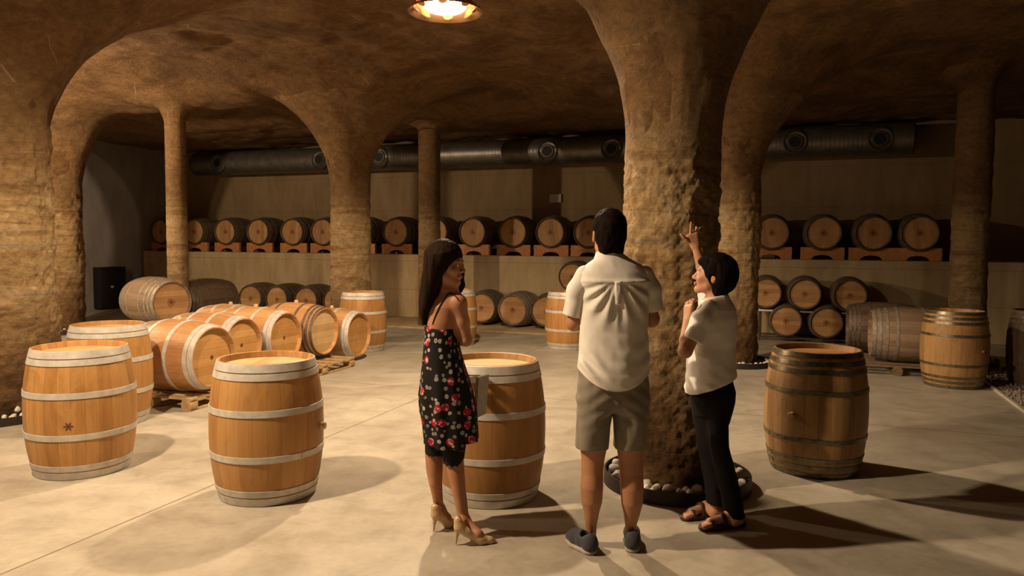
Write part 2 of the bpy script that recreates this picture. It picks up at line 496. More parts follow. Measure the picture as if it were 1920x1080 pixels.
# left wall beyond the ledge
pl = wpt(-10.1, 1.5, 0)
a, b = pl, pl - V * 4.2
w_dir = Vector((-0.62, -0.78, 0)).normalized()
c_ = b + w_dir * 6
for nm_, p, q in (('wall_left', a, b), ('wall_far_left', b, c_)):
    bm = bmesh.new()
    bm.faces.new([bm.verts.new(w) for w in ((p.x, p.y, 0), (q.x, q.y, 0), (q.x, q.y, 4.6), (p.x, p.y, 4.6))])
    struct(bm_obj(nm_, bm, PLASTER, smooth=False))
# right wall (deep in the dark)
bm = bmesh.new()
p, q = Vector((10.6, 12.4, 0)), Vector((7.2, 1.5, 0))
vv_ = [bm.verts.new((p.x, p.y, 0)), bm.verts.new((q.x, q.y, 0)), bm.verts.new((q.x, q.y, 4.6)), bm.verts.new((p.x, p.y, 4.6))]
bm.faces.new(vv_)
struct(bm_obj('wall_right', bm, ROCK, smooth=False))
# low concrete slab the back row stands on
SLAB = 0.03
struct(seg_box('trim_1', -7.0, 3.2, -1.75, 0.0, 0.0, SLAB, CONCRETE, 0.008))
# white edging and gravel strip on the right
k0, k1 = FL(1870, 735), FL(1917, 770)
kd = (k1 - k0).normalized()
bm = bmesh.new(); add_box(bm, (0, 0, 0.012), (9.0, 0.035, 0.024), 0, 0.004)
o = bm_obj('trim_2', bm, WHITEPL, smooth=False); o.location = k0 - kd * 0.5; o.rotation_euler = (0, 0, math.atan2(kd.y, kd.x)); struct(o)

# ------------------------------------------------------------------ pillars
def build_pillar(key, label, mat, square=0.0, rough=0.035, flare_s=0.55, seed=1, nz=70, n=96, base_flare=0.0, name='stone_pillar'):
    cx, cy, r, zs, a, b = PIL[key]
    th = np.linspace(0, 2 * PI, n, endpoint=False)
    rows = []
    zz = np.linspace(-0.02, zs, nz)
    for z in zz:
        rr = r * (1 + square * 0.09 * np.cos(4 * (th + YAW + PI / 4) + PI))
        rr = rr + base_flare * math.exp(-max(z, 0) / 0.25)
        x = np.cos(th); y = np.sin(th)
        q = r / 0.33
        d = rough * 0.45 * fbm(x * 1.3 * q + cx, y * 1.3 * q + cy, np.full(n, z * 1.6), seed, 3) + rough * 0.34 * fbm(x * 5.5 * q + cx, y * 5.5 * q, np.full(n, z * 17.0), seed + 20, 4) + rough * 0.22 * vnoise(x * 1.1, y * 1.1, np.full(n, z * 14.0), seed + 50)
        fade = min(1, (zs - z) / 0.25 + 0.0)
        rr = rr + d * max(fade, 0.0)
        rows.append(np.stack([rr * x, rr * y, np.full(n, z)], -1))
    ss = np.concatenate([np.linspace(0.004, 0.08, 6), np.linspace(0.1, flare_s, 16)])
    for i, s in enumerate(ss):
        rr = r * (1 + square * 0.09 * np.cos(4 * (th + YAW + PI / 4) + PI)) * (1 - min(1, s / 0.3)) + r * min(1, s / 0.3) + s
        x = rr * np.cos(th); y = rr * np.sin(th)
        zf = vault(cx + (r + s) * np.cos(th), cy + (r + s) * np.sin(th))
        t = i / (len(ss) - 1)
        zf = zf - 0.03 * (1 - t) + (0.06 if i == len(ss) - 1 else 0)
        zf = np.maximum(zf, zs - 0.02) if i else zf
        dd = 0.5 * rough * fbm(np.cos(th) * 1.6 + cx, np.sin(th) * 1.6 + cy, zf * 2.2, seed, 4) * (1 - t)
        rows.append(np.stack([x + dd * np.cos(th), y + dd * np.sin(th), zf], -1))
    verts = np.concatenate(rows)
    m = len(rows)
    I = np.arange(m * n).reshape(m, n); J = np.roll(I, -1, axis=1)
    f = np.stack([I[:-1], J[:-1], J[1:], I[1:]], -1).reshape(-1, 4)
    o = fast_mesh(name, verts, f, mat)
    o.location = (cx, cy, 0)
    return tag(o, label, 'pillar', 'rock pillars carrying the vault')
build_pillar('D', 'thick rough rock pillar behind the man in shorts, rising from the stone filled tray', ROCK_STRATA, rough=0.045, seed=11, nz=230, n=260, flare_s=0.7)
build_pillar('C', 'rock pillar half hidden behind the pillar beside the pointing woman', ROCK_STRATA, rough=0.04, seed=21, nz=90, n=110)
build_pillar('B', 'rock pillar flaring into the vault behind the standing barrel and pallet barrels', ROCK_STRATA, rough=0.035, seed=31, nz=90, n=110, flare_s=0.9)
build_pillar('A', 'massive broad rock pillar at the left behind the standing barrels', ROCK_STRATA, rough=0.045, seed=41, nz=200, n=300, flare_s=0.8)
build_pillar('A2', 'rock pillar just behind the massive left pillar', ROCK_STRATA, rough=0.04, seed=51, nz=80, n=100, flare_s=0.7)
build_pillar('E', 'thin column standing behind the large grey barrel at left', ROCK_STRATA, rough=0.008, seed=61, nz=60, n=60, flare_s=0.16, name='thin_column')
build_pillar('F', 'thin column behind the woman in the floral dress', ROCK_STRATA, rough=0.012, seed=71, nz=60, n=60, flare_s=0.16, name='thin_column')
build_pillar('G', 'weathered column at the dark right side behind a standing barrel', ROCK_STRATA, rough=0.025, seed=81, nz=80, n=80, flare_s=0.2, name='thin_column')

# ------------------------------------------------------------------ trays with stones
stone_meshes = []
for i in range(7):
    bm = bmesh.new()
    bmesh.ops.create_icosphere(bm, subdivisions=2, radius=1)
    co = np.array([v.co[:] for v in bm.verts])
    d = 1 + 0.28 * fbm(co[:, 0] * 1.1 + i * 5, co[:, 1] * 1.1, co[:, 2] * 1.1, i, 2)
    for v, k in zip(bm.verts, d): v.co = v.co * k
    me = bpy.data.meshes.new('pebble'); bm.to_mesh(me); bm.free()
    me.polygons.foreach_set('use_smooth', [True] * len(me.polygons))
    me.materials.append(STONE); stone_meshes.append(me)
def tray(cx, cy, R, label, stone_label, group, ang0, ang1, count, r_in, sz=0.036, H=0.075):
    t = thing('pillar_tray', label, 'tray', (cx, cy, 0), group='stone trays around the pillars')
    bm = bmesh.new(); lathe(bm, [(R - 0.012, 0.012), (R - 0.012, H), (R, H), (R + 0.004, 0.0), (R - 0.02, 0.0)], 96, True)
    bm_obj('rim', bm, TRAYM, t, angle=40)
    bm = bmesh.new(); lathe(bm, [(r_in * 0.6, 0.012), (R - 0.006, 0.012), (R - 0.006, H - 0.032), (r_in * 0.6, H - 0.032)], 72, True)
    bm_obj('tray_bed', bm, TRAYM, t, angle=40)
    placed = []
    tries = 0
    while len(placed) < count and tries < 9000:
        tries += 1
        a = math.radians(rnd.uniform(ang0, ang1)); rr = math.sqrt(rnd.uniform((r_in + 0.045) ** 2, (R - 0.05) ** 2))
        s = sz * rnd.uniform(0.7, 1.25)
        p = Vector((rr * math.cos(a), rr * math.sin(a)))
        lvl = 0
        if any((p - q).length < (s + w) * 0.98 and l == 0 for q, w, l in placed):
            continue
        if len(placed) > count * 0.72: lvl = 1
        placed.append((p, s, lvl))
        o = bpy.data.objects.new('pebble', stone_meshes[rnd.randrange(7)]); COL.objects.link(o)
        o.scale = (s * rnd.uniform(0.95, 1.2), s * rnd.uniform(0.8, 1.0), s * rnd.uniform(0.7, 0.9))
        o.rotation_euler = (rnd.uniform(-.3, .3), rnd.uniform(-.3, .3), rnd.uniform(0, 6.28))
        o.location = (cx + p.x, cy + p.y, H - 0.032 + s * 0.72 + lvl * 0.042)
        tag(o, stone_label, 'stone', group)
dx, dy = PIL['D'][:2]
tc_ = FL(1268, 905)
tray(tc_.x, tc_.y, 0.50, 'round black tray of white stones around the pillar between the man and pointing woman',
     'white stone lying in the black tray around the nearest pillar', 'white stones around the nearest pillar', 150, 390, 130, 0.34, 0.036, 0.09)
tray(PIL['C'][0] + 0.08, PIL['C'][1], 0.47, 'round black tray at the foot of the half hidden pillar right of the pointing woman',
     'small white pebble in the tray at the half hidden pillar', 'white pebbles around the half hidden pillar', 200, 370, 45, 0.34, 0.026)
tray(PIL['A'][0], PIL['A'][1], 0.93, 'round black tray around the massive left pillar',
     'white pebble at the foot of the massive left pillar', 'white pebbles around the massive left pillar', 275, 350, 34, 0.72, 0.03)
tray(PIL['A2'][0], PIL['A2'][1], 0.62, 'dark tray around the pillar behind the massive left pillar',
     'pebble at the foot of the pillar behind the massive left one', 'pebbles around the pillar behind the massive one', 260, 350, 16, 0.46, 0.03)
tray(PIL['G'][0], PIL['G'][1], 0.42, 'dark tray around the weathered column at the dark right side',
     'pebble at the foot of the weathered right column', 'pebbles around the weathered right column', 200, 340, 16, 0.27, 0.026)

# gravel strip: nobody could count it
bm = bmesh.new()
gn_ = Vector((-kd.y, kd.x, 0))
if gn_.x < 0: gn_ = -gn_
for i in range(1500):
    p = k0 + kd * rnd.uniform(-2.2, 2.2) + gn_ * rnd.uniform(0.05, 1.3)
    s = rnd.uniform(0.012, 0.026)
    if math.hypot(p.x - PIL['G'][0], p.y - PIL['G'][1]) < 0.5: continue
    m = Matrix.Translation((p.x, p.y, s * 0.5)) @ Euler((rnd.random() * 6, rnd.random() * 6, rnd.random() * 6)).to_matrix().to_4x4() @ Matrix.Diagonal((s, s * 0.8, s * 0.6, 1))
    bmesh.ops.create_icosphere(bm, subdivisions=1, radius=1, matrix=m)
tag(bm_obj('gravel', bm, GRAVEL), 'strip of loose grey gravel beyond the pale edging at right', 'gravel', kind='stuff')

# ------------------------------------------------------------------ ceiling lamp
def build_lamp():
    c = W(835, 23, 7.80)
    cx, cy = c.x, c.y
    top = float(vault(np.array([cx]), np.array([cy]))[0])
    zr = c.z
    t = thing('ceiling_lamp', 'round copper ceiling lamp glowing on the vault', 'lamp', (cx, cy, zr))
    R = 0.385
    bm = bmesh.new()
    prof = [(0.05, top - zr + 0.06), (0.11, top - zr), (0.16, 0.17), (0.28, 0.10), (R - 0.01, 0.015), (R, 0.0), (R - 0.012, 0.0), (0.27, 0.08), (0.16, 0.14), (0.0, 0.15)]
    lathe(bm, prof, 72); bm_obj('shade', bm, COPPER, t, angle=50)
    for k in range(8):
        a = 2 * PI * (k + 0.0) / 8
        m = Matrix.Translation((0.315 * math.cos(a), 0.315 * math.sin(a), 0.035)) @ Matrix.Rotation(a, 4, 'Z') @ Matrix.Rotation(math.radians(-33), 4, 'Y')
        bm = bmesh.new(); bmesh.ops.create_cone(bm, cap_ends=True, segments=24, radius1=0.05, radius2=0.05, depth=0.012, matrix=m)
        bm_obj('reflector_disc', bm, COPPER, t, angle=40)
    em = NT('lamp_glow'); em.b.inputs['Emission Color'].default_value = (1.0, 0.80, 0.52, 1); em.b.inputs['Emission Strength'].default_value = 70
    em.done((1, 0.9, 0.7), 0.4)
    bm = bmesh.new()
    lathe(bm, [(0.0, 0.0), (0.11, 0.004), (0.18, 0.02), (0.21, 0.05), (0.19, 0.09), (0.0, 0.125)], 48)
    bm_obj('bulb', bm, em.m, t)
    return c
LAMP = build_lamp()
for o in SC.objects:
    if o.name == 'lamp_light_bay_centre':
        o.location = (LAMP.x, LAMP.y, LAMP.z - 0.04)

# ------------------------------------------------------------------ ventilation duct on the upper wall
def build_duct():
    off, z, R = 0.95, 3.62, 0.29
    t = thing('ventilation_duct', 'long grey spiral ventilation duct with round nozzles along the back wall', 'duct', wpt(0, off, z), (0, 0, YAW))
    bm = bmesh.new()
    prof = []
    L0, L1 = -9.0, 7.5
    n = 40
    rings = []
    xs = np.arange(L0, L1, 0.05)
    for i, x in enumerate(xs):
        r = R + (0.004 if i % 2 == 0 else 0)
        rings.append([bm.verts.new((x, r * math.cos(2 * PI * k / n), r * math.sin(2 * PI * k / n))) for k in range(n)])
    for A, B in zip(rings, rings[1:]):
        for k in range(n): bm.faces.new((A[k], A[(k + 1) % n], B[(k + 1) % n], B[k]))
    bm.faces.new(rings[0]); bm.faces.new(rings[-1][::-1])
    bm_obj('duct_pipe', bm, DUCT, t)
    for px in (408, 600, 712, 1027, 1147, 1490, 1650):
        # where the sight line meets the front of the duct
        d = ray(px, 290); k = (px - 960) / FPX
        # solve s along the wall for that column of the photo
        best = min(np.arange(-9, 7.4, 0.01), key=lambda s: abs((wpt(s, off - R, z).x / wpt(s, off - R, z).y) - d.x / d.y))
        rot = Matrix.Translation((best, -R * 0.94, -0.03)) @ Matrix.Rotation(PI / 2, 4, 'X') @ Matrix.Rotation(math.radians(-4), 4, 'X')
        bm = bmesh.new()
        lathe(bm, [(0.10, -0.06), (0.22, -0.03), (0.225, 0.02), (0.205, 0.045), (0.19, 0.02), (0.15, 0.01), (0.13, 0.05), (0.105, 0.05), (0.105, -0.06)], 40)
        bm.transform(rot); f = bm_obj('nozzle', bm, NOZZLE, t, angle=40)
        bm = bmesh.new(); lathe(bm, [(0.0, 0.035), (0.106, 0.035), (0.106, 0.0), (0.0, 0.0)], 32); bm.transform(rot)
        bm_obj('nozzle_opening', bm, BLACK, f, angle=40)
build_duct()

# small plate on the upper wall, black cabinet on the left wall
def solve_s(px, off):
    return min(np.arange(-10, 9, 0.01), key=lambda s: abs(wpt(s, off, 0).x / wpt(s, off, 0).y - (px - 960) / FPX))
s = solve_s(1041, 1.49); p = wpt(s, 1.49, 0)
z = W(1041, 372, p.y).z
t = thing('wall_box', 'small pale junction box on the upper back wall above the barrel row', 'junction box', (p.x, p.y, z), (0, 0, YAW))
bm = bmesh.new(); add_box(bm, (0, -0.02, 0), (0.27, 0.06, 0.19), 0, 0.012); bm_obj('housing', bm, WHITEPL, t, angle=30)
bm = bmesh.new(); add_box(bm, (0, -0.054, 0), (0.23, 0.012, 0.15), 0, 0.004); bm_obj('cover', bm, WHITEPL, t, angle=30)

def on_left_wall(px):
    # the face seen between the pillar and the ledge
    d = ray(px, 520)
    # intersection of the sight line with the segment b -> c_
    for (P, Q) in ((b, c_), (a, b)):
        e = Q - P
        det = d.x * (-e.y) + e.x * d.y
        tt = (P.x * (-e.y) + e.x * P.y) / det
        k = (d.x * P.y - d.y * P.x) / det
        if 0 <= k <= 1: return P + e * k, e.normalized()
    return None, None
q1, e1 = on_left_wall(176); q2, e2 = on_left_wall(217)
if q1 is not None and q2 is not None:
    mid = (q1 + q2) / 2; wd = (q2 - q1).length + 0.1
    nrm = Vector((-e1.y, e1.x, 0));
    if nrm.dot(-mid) < 0: nrm = -nrm
    z0, z1 = W(195, 578, mid.y).z, W(195, 502, mid.y).z
    t = thing('black_cabinet', 'black metal cabinet on the grey wall behind the left pillars', 'cabinet', (mid.x + nrm.x * 0.15, mid.y + nrm.y * 0.15, max(z0, 0.03)), (0, 0, math.atan2(e1.y, e1.x)))
    bm = bmesh.new(); add_box(bm, (0, 0, (z1 - z0) / 2), (wd, 0.24, z1 - z0), 0, 0.01); bm_obj('housing', bm, BLACK, t, angle=30)
    sgn = 1 if (Matrix.Rotation(math.atan2(e1.y, e1.x), 3, 'Z') @ Vector((0, 1, 0))).dot(nrm) > 0 else -1
    bm = bmesh.new(); add_box(bm, (0, sgn * 0.125, (z1 - z0) / 2), (wd - 0.06, 0.012, z1 - z0 - 0.06), 0, 0.004); bm_obj('door', bm, BLACK, t, angle=30)
    bm = bmesh.new(); add_box(bm, (0.05, sgn * 0.135, (z1 - z0) * 0.52), (0.07, 0.012, 0.06), 0, 0.004); bm_obj('tag', bm, WHITEPL, t, angle=30)

# ------------------------------------------------------------------ barrels
BH, BR, BE = 0.90, 0.362, 0.302       # height, belly radius, end radius
def br(z, R=BR, E=BE):                 # radius at z measured from the middle
    q = abs(z) / (BH / 2)
    return R - (R - E) * (0.75 * q ** 2 + 0.25 * q ** 3)
def barrel_parts(kind):
    P = {}
    H2 = BH / 2
    body, head, hoop = {'new': (OAK, HEAD_LIGHT, HOOP), 'rose': (OAK_PINK, HEAD, HOOP), 'iron': (OAK_IRON, HEAD, HOOP_IRON),
                        'blank': (OAK_PINK, HEAD_LIGHT, HOOP_OLD), 'old': (OAK_OLD, HEAD_OLD, HOOP_OLD), 'grey': (OAK_GREY, HEAD_OLD, HOOP_GREY)}[kind]
    bm = bmesh.new()
    N = 22
    prof = [(br(-H2) - 0.028, -H2 + 0.055), (br(-H2) - 0.014, -H2 + 0.004), (br(-H2) - 0.006, -H2)]
    for i in range(N + 1):
        z = -H2 + 0.004 + (BH - 0.008) * i / N
        prof.append((br(z), z))
    prof += [(br(H2) - 0.006, H2), (br(H2) - 0.014, H2 - 0.004), (br(H2) - 0.028, H2 - 0.055)]
    lathe(bm, prof, 64)
    P['staves'] = [(bm, body)]
    hs = []
    for sgn in (-1, 1):
        bm = bmesh.new()
        lathe(bm, [(0, sgn * (H2 - 0.062)), (BE - 0.022, sgn * (H2 - 0.062)), (BE - 0.020, sgn * (H2 - 0.042)), (0, sgn * (H2 - 0.040))], 48)
        hs.append((bm, head))
    P['head'] = hs
    if kind in ('new', 'rose'):
        bands = [(H2 - 0.003, 0.052), (H2 - 0.062, 0.042), (H2 - 0.285, 0.042)]
    elif kind == 'grey':
        bands = [(H2 - 0.003, 0.045), (H2 - 0.075, 0.036), (H2 - 0.155, 0.034), (H2 - 0.275, 0.034)]
    else:
        bands = [(H2 - 0.003, 0.036), (H2 - 0.062, 0.032), (H2 - 0.118, 0.032), (H2 - 0.262, 0.032)]
    hp = []
    for top, w in bands:
        for sgn in (1, -1):
            bm = bmesh.new()
            z1_, z0_ = top, top - w
            o_, th_ = 0.0006, 0.0042
            pr = [(br(z0_) + o_, z0_), (br(z0_) + o_ + th_, z0_ + 0.001)]
            for q in (0.33, 0.67):
                zq = z0_ + (z1_ - z0_) * q; pr.append((br(zq) + o_ + th_, zq))
            pr += [(br(z1_) + o_ + th_, z1_ - 0.001), (br(z1_) + o_, z1_)]
            pr = [(r, sgn * zz) for r, zz in pr]
            lathe(bm, pr, 64, True)
            # a rivet pair where the hoop laps
            for dz_ in (-0.008, 0.008):
                zc = sgn * (z0_ + w / 2 + dz_); m = Matrix.Translation(((br(zc) + 0.005) * math.cos(0.6 * sgn), (br(zc) + 0.005) * math.sin(0.6 * sgn), zc))
                bmesh.ops.create_icosphere(bm, subdivisions=1, radius=0.006, matrix=m)
            hp.append((bm, hoop))
    P['hoop'] = hp
    return P
PROTO = {}
def proto(kind, bung=None, plug=True):
    """meshes for one kind of barrel: bung = 'side' a wooden bung in the belly"""
    key = (kind, bung, plug)
    if key in PROTO: return PROTO[key]
    base = PROTO.get(('meshes', kind))
    if base is None:
        base = []
        for nm, lst in barrel_parts(kind).items():
            for bm, m in lst:
                me = bpy.data.meshes.new(nm)
                bmesh.ops.recalc_face_normals(bm, faces=bm.faces[:]); bm.to_mesh(me); bm.free()
                me.polygons.foreach_set('use_smooth', [True] * len(me.polygons)); me.set_sharp_from_angle(angle=math.radians(35))
                me.materials.append(m); base.append((nm, me))
        PROTO[('meshes', kind)] = base
    lst = list(base)
    if bung:
        bm = bmesh.new()
        lathe(bm, [(0, 0.026), (0.02, 0.026), (0.024, 0.02), (0.026, -0.02), (0, -0.02)], 20)
        bm.transform(Matrix.Translation((BR + 0.004, 0, 0)) @ Matrix.Rotation(PI / 2, 4, 'Y'))
        me = bpy.data.meshes.new('bung'); bmesh.ops.recalc_face_normals(bm, faces=bm.faces[:]); bm.to_mesh(me); bm.free()
        me.polygons.foreach_set('use_smooth', [True] * len(me.polygons)); me.set_sharp_from_angle(angle=0.6)
        me.materials.append({'pale': BUNG, 'oak': BUNG_OAK}.get(bung, BUNG_DARK)); lst.append(('bung', me))
    if plug:
        bm = bmesh.new()
        lathe(bm, [(0, 0.0), (0.018, 0.0), (0.021, -0.004), (0.023, -0.03), (0, -0.03)], 16)
        bm.transform(Matrix.Translation((0, 0.0, BH / 2 - 0.034)))
        me = bpy.data.meshes.new('head_plug'); bmesh.ops.recalc_face_normals(bm, faces=bm.faces[:]); bm.to_mesh(me); bm.free()
        me.materials.append(BUNG_DARK); lst.append(('head_plug', me))
    PROTO[key] = lst
    return lst
def barrel(loc, rot, label, kind, group=None, bung=None, plug=False, scale=1.0):
    t = thing('wine_barrel', label, 'barrel', loc, None, group)
    if isinstance(rot, Matrix): t.rotation_euler = rot.to_euler()
    else: t.rotation_euler = rot
    t.scale = (scale,) * 3
    for nm, me in proto(kind, bung, plug):
        link_mesh(nm, me, t)
    return t
def standing(px, py, label, kind, rz=0.0, bung=None, plug=False, group=None, scale=1.0, z=0.0):
    p = FL(px, py, z)
    return barrel((p.x, p.y, z + BH / 2 * scale), (0, 0, rz), label, kind, group, bung, plug, scale)
def lying_rot(az, roll=0.0):
    """rotation that sends the barrel's +z (its seen head) to azimuth az (unit xy vector) with the bung side (+x) up"""
    zx = Vector((az[0], az[1], 0)).normalized(); up = Vector((0, 0, 1))
    xx = up; yy = zx.cross(xx)
    m = Matrix((xx, yy, zx)).transposed()
    return m @ Matrix.Rotation(roll, 3, 'Z')
GS = 'barrels standing upright on the cellar floor'
standing(503, 921, 'light oak barrel standing alone in the left foreground with pale hoops and side bung', 'new', rz=-0.05, bung='pale', group=GS)
standing(156, 877, 'frontmost of the two barrels standing by the massive left pillar', 'new', rz=2.4, group=GS)
def brand_mark(root, ang, z):
    bm = bmesh.new()
    n = 48
    out = []
    for k in range(n):
        a = 2 * PI * k / n
        r = 0.021 + 0.011 * math.cos(6 * a)
        y, zz = r * math.cos(a), z + r * math.sin(a)
        th = ang + y / br(zz)
        out.append([((br(zz) + o_) * math.cos(th), (br(zz) + o_) * math.sin(th), zz) for o_ in (-0.002, 0.0012)])
    A = [bm.verts.new(p[0]) for p in out]; B = [bm.verts.new(p[1]) for p in out]
    bm.faces.new(A[::-1]); bm.faces.new(B)
    for k in range(n): bm.faces.new((A[k], A[(k + 1) % n], B[(k + 1) % n], B[k]))
    bmesh.ops.triangulate(bm, faces=[f for f in bm.faces if len(f.verts) > 4])
    o = bm_obj('brand_mark', bm, BUNG_DARK, root, smooth=False); o['label'] = 'small dark burnt flower mark'
_b = [o for o in SC.objects if o.get('label', '').startswith('frontmost of the two barrels')][0]
brand_mark(_b, math.atan2(-_b.location.y, -_b.location.x) - math.radians(13) - 2.4, -0.06)
standing(208, 789, 'standing barrel with grey hoops partly hidden behind the leftmost barrel', 'new', rz=1.2, group=GS)
standing(919, 925, 'standing barrel right behind the woman in the floral dress', 'new', rz=0.9, group=GS)
standing(1525, 876, 'dark hooped barrel standing alone at right of the pointing woman', 'iron', rz=3.9, bung='oak', group=GS)
standing(1786, 722, 'dark hooped barrel standing beside the weathered right column', 'iron', rz=-1.2, bung='dark', group=GS)
standing(681, 656, 'pale hooped barrel standing beside the end of the pallet barrels', 'new', rz=0.3, group=GS)
standing(853, 645, 'standing barrel mostly hidden by the arm of the woman in the dress', 'new', rz=2.0, group=GS)
standing(1064, 652, 'pale hooped barrel standing far behind the left elbow of the man', 'new', rz=1.0, group=GS)
standing(1950, 722, 'barrel cut off at the right edge on the gravel', 'old', rz=1.0, group=GS)

# barrels on pallets
def pallet(c, lu, lv, label, rz=YAW, H=0.13, mat=PALLET, nb=7):
    t = thing('wooden_pallet', label, 'pallet', (c[0], c[1], 0), (0, 0, rz), 'wooden pallets under the barrels')
    for i in range(nb):
        y = -lv / 2 + 0.05 + (lv - 0.10) * i / (nb - 1)
        bm = bmesh.new(); add_box(bm, (0, y, H - 0.011), (lu, 0.098, 0.022), 0, 0.003); bm_obj('deck_board', bm, mat, t, angle=30)
    for y in (-lv / 2 + 0.05, 0, lv / 2 - 0.05):
        for x in (-lu / 2 + 0.06, 0, lu / 2 - 0.06):
            bm = bmesh.new(); add_box(bm, (x, y, 0.022 + (H - 0.066) / 2), (0.12, 0.098, H - 0.066), 0, 0.004); bm_obj('block', bm, mat, t, angle=30)
    for x in (-lu / 2 + 0.06, 0, lu / 2 - 0.06):
        bm = bmesh.new(); add_box(bm, (x, 0, H - 0.033), (0.098, lv, 0.022), 0, 0.003); bm_obj('stringer', bm, mat, t, angle=30)
        bm = bmesh.new(); add_box(bm, (x, 0, 0.011), (0.098, lv, 0.022), 0, 0.003); bm_obj('bottom_board', bm, mat, t, angle=30)
    return t
PZ = 0.13
heads = [((-2.97, 7.42), 'rose', True, 'nearest barrel of the lying pallet row, reddish belly beside the leftmost standing barrels'),
         ((-2.99, 8.30), 'rose', True, 'second barrel of the lying pallet row counted from the front'),
         ((-2.72, 8.98), 'rose', True, 'third barrel of the lying pallet row, with a dark hole in its head'),
         ((-2.42, 9.66), 'blank', False, 'fourth barrel of the lying pallet row with plain pale head and dark hoops'),
         ((-2.12, 10.36), 'rose', False, 'last lying barrel on the floor beside the pallet end')]
GP = 'barrels lying on the pallets at left'
for i, ((hx, hy), kind, plug, lab) in enumerate(heads):
    z = PZ + BR + 0.002 if i < 4 else BR + 0.004
    c = Vector((hx, hy, 0)) - U * (BH / 2)
    barrel((c.x, c.y, z), lying_rot(U), lab, kind, GP, 'pale', plug)
c = Vector((-3.86, 10.22, 0)); barrel((c.x, c.y, PZ + BR - 0.06), lying_rot(U), 'barrel lying behind the pallet row with only its top and bung showing', 'rose', GP, 'pale', False)
c1 = Vector((-2.98, 7.86, 0)) - U * 0.40; pallet(c1.xy, 1.05, 1.42, 'pine pallet under the two nearest lying barrels')
c2 = Vector((-2.57, 9.32, 0)) - U * 0.30; pallet(c2.xy, 1.15, 1.34, 'pine pallet under the third and fourth lying barrels, end showing')

# the two raised grey barrels at the far left
def trestle(c, rz, L, Wd, H, label):
    t = thing('barrel_trestle', label, 'trestle', (c[0], c[1], 0), (0, 0, rz), 'trestles under the far left barrels')
    for y in (-Wd / 2, Wd / 2):
        bm = bmesh.new(); add_box(bm, (0, y, H - 0.06), (L, 0.12, 0.12), 0, 0.008); bm_obj('beam', bm, DARKWOOD, t, angle=30)
    for x in (-L / 2 + 0.1, L / 2 - 0.1):
        for y in (-Wd / 2, Wd / 2):
            bm = bmesh.new(); add_box(bm, (x, y, (H - 0.12) / 2), (0.12, 0.12, H - 0.12), 0, 0.006); bm_obj('leg', bm, DARKWOOD, t, angle=30)
az1 = Vector((math.sin(math.radians(56)), -math.cos(math.radians(56)), 0))
h1 = W(322, 567, 11.5); c1 = h1 - az1 * (BH / 2)
TH = h1.z - BR + 0.045
barrel((c1.x, c1.y, h1.z), lying_rot(az1), 'large grey weathered barrel raised in front of the thin column at far left', 'grey', 'raised barrels at far left', None, True, 1.06)
trestle(c1.xy, math.atan2(az1.y, az1.x), 0.8, 0.42, TH, 'dark trestle under the grey weathered barrel at far left')
az2 = Vector((-0.5, -0.87, 0))
c2 = W(383, 563, 13.15)
barrel((c2.x, c2.y, c2.z), lying_rot(az2), 'dark weathered barrel raised behind the thin column at far left', 'old', 'raised barrels at far left', None, True, 1.08)
trestle(c2.xy, math.atan2(az2.y, az2.x), 0.8, 0.42, c2.z - BR * 1.08 + 0.07, 'dark trestle under the weathered barrel behind the thin column')

# back row on the slab along the wall
N_ = -V
GR = 'old barrels lying along the foot of the back wall'
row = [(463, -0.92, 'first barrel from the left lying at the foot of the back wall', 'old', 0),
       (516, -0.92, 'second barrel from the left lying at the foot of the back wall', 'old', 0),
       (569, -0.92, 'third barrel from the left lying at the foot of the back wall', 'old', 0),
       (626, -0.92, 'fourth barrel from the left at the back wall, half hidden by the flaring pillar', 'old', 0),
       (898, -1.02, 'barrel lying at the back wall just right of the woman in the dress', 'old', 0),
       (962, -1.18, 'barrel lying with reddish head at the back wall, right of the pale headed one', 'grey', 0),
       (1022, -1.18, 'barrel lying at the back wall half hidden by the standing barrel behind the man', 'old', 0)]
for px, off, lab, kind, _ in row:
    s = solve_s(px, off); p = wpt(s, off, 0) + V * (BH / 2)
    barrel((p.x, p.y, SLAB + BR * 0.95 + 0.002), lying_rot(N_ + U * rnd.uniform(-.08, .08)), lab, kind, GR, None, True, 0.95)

# second tier behind the man and the racks at right
def rack(s0, s1, off0, off1, zt, label, two=True):
    t = thing('barrel_rack', label, 'rack', wpt((s0 + s1) / 2, 0, 0), (0, 0, YAW), 'steel racks holding the stacked barrels')
    L = s1 - s0
    for o_ in (off0, off1):
        for z in ([0.055, zt] if two else [zt]):
            bm = bmesh.new(); add_box(bm, (0, o_, z), (L, 0.045, 0.03), 0, 0.004); bm_obj('rail', bm, STEEL if z == zt else DARKWOOD, t, angle=30)  # lower rail, posts and cross bars coloured dark: shade painted onto the steel rack
        for x in (-L / 2 + 0.02, L / 2 - 0.02):
            bm = bmesh.new(); add_box(bm, (x, o_, zt / 2 - 0.008), (0.04, 0.04, zt - 0.016), 0, 0.004); bm_obj('post', bm, DARKWOOD, t, angle=30)
    for x in (-L / 2 + 0.02, L / 2 - 0.02):
        bm = bmesh.new(); add_box(bm, (x, (off0 + off1) / 2, zt - 0.05), (0.03, off1 - off0 - 0.04, 0.03), 0, 0.004); bm_obj('cross_bar', bm, DARKWOOD, t, angle=30)
KS = 0.84
offr = -0.98
ztier = W(1520, 586, wpt(solve_s(1520, offr), offr, 0).y).z
GRK = 'barrels stacked on the steel rack at right'
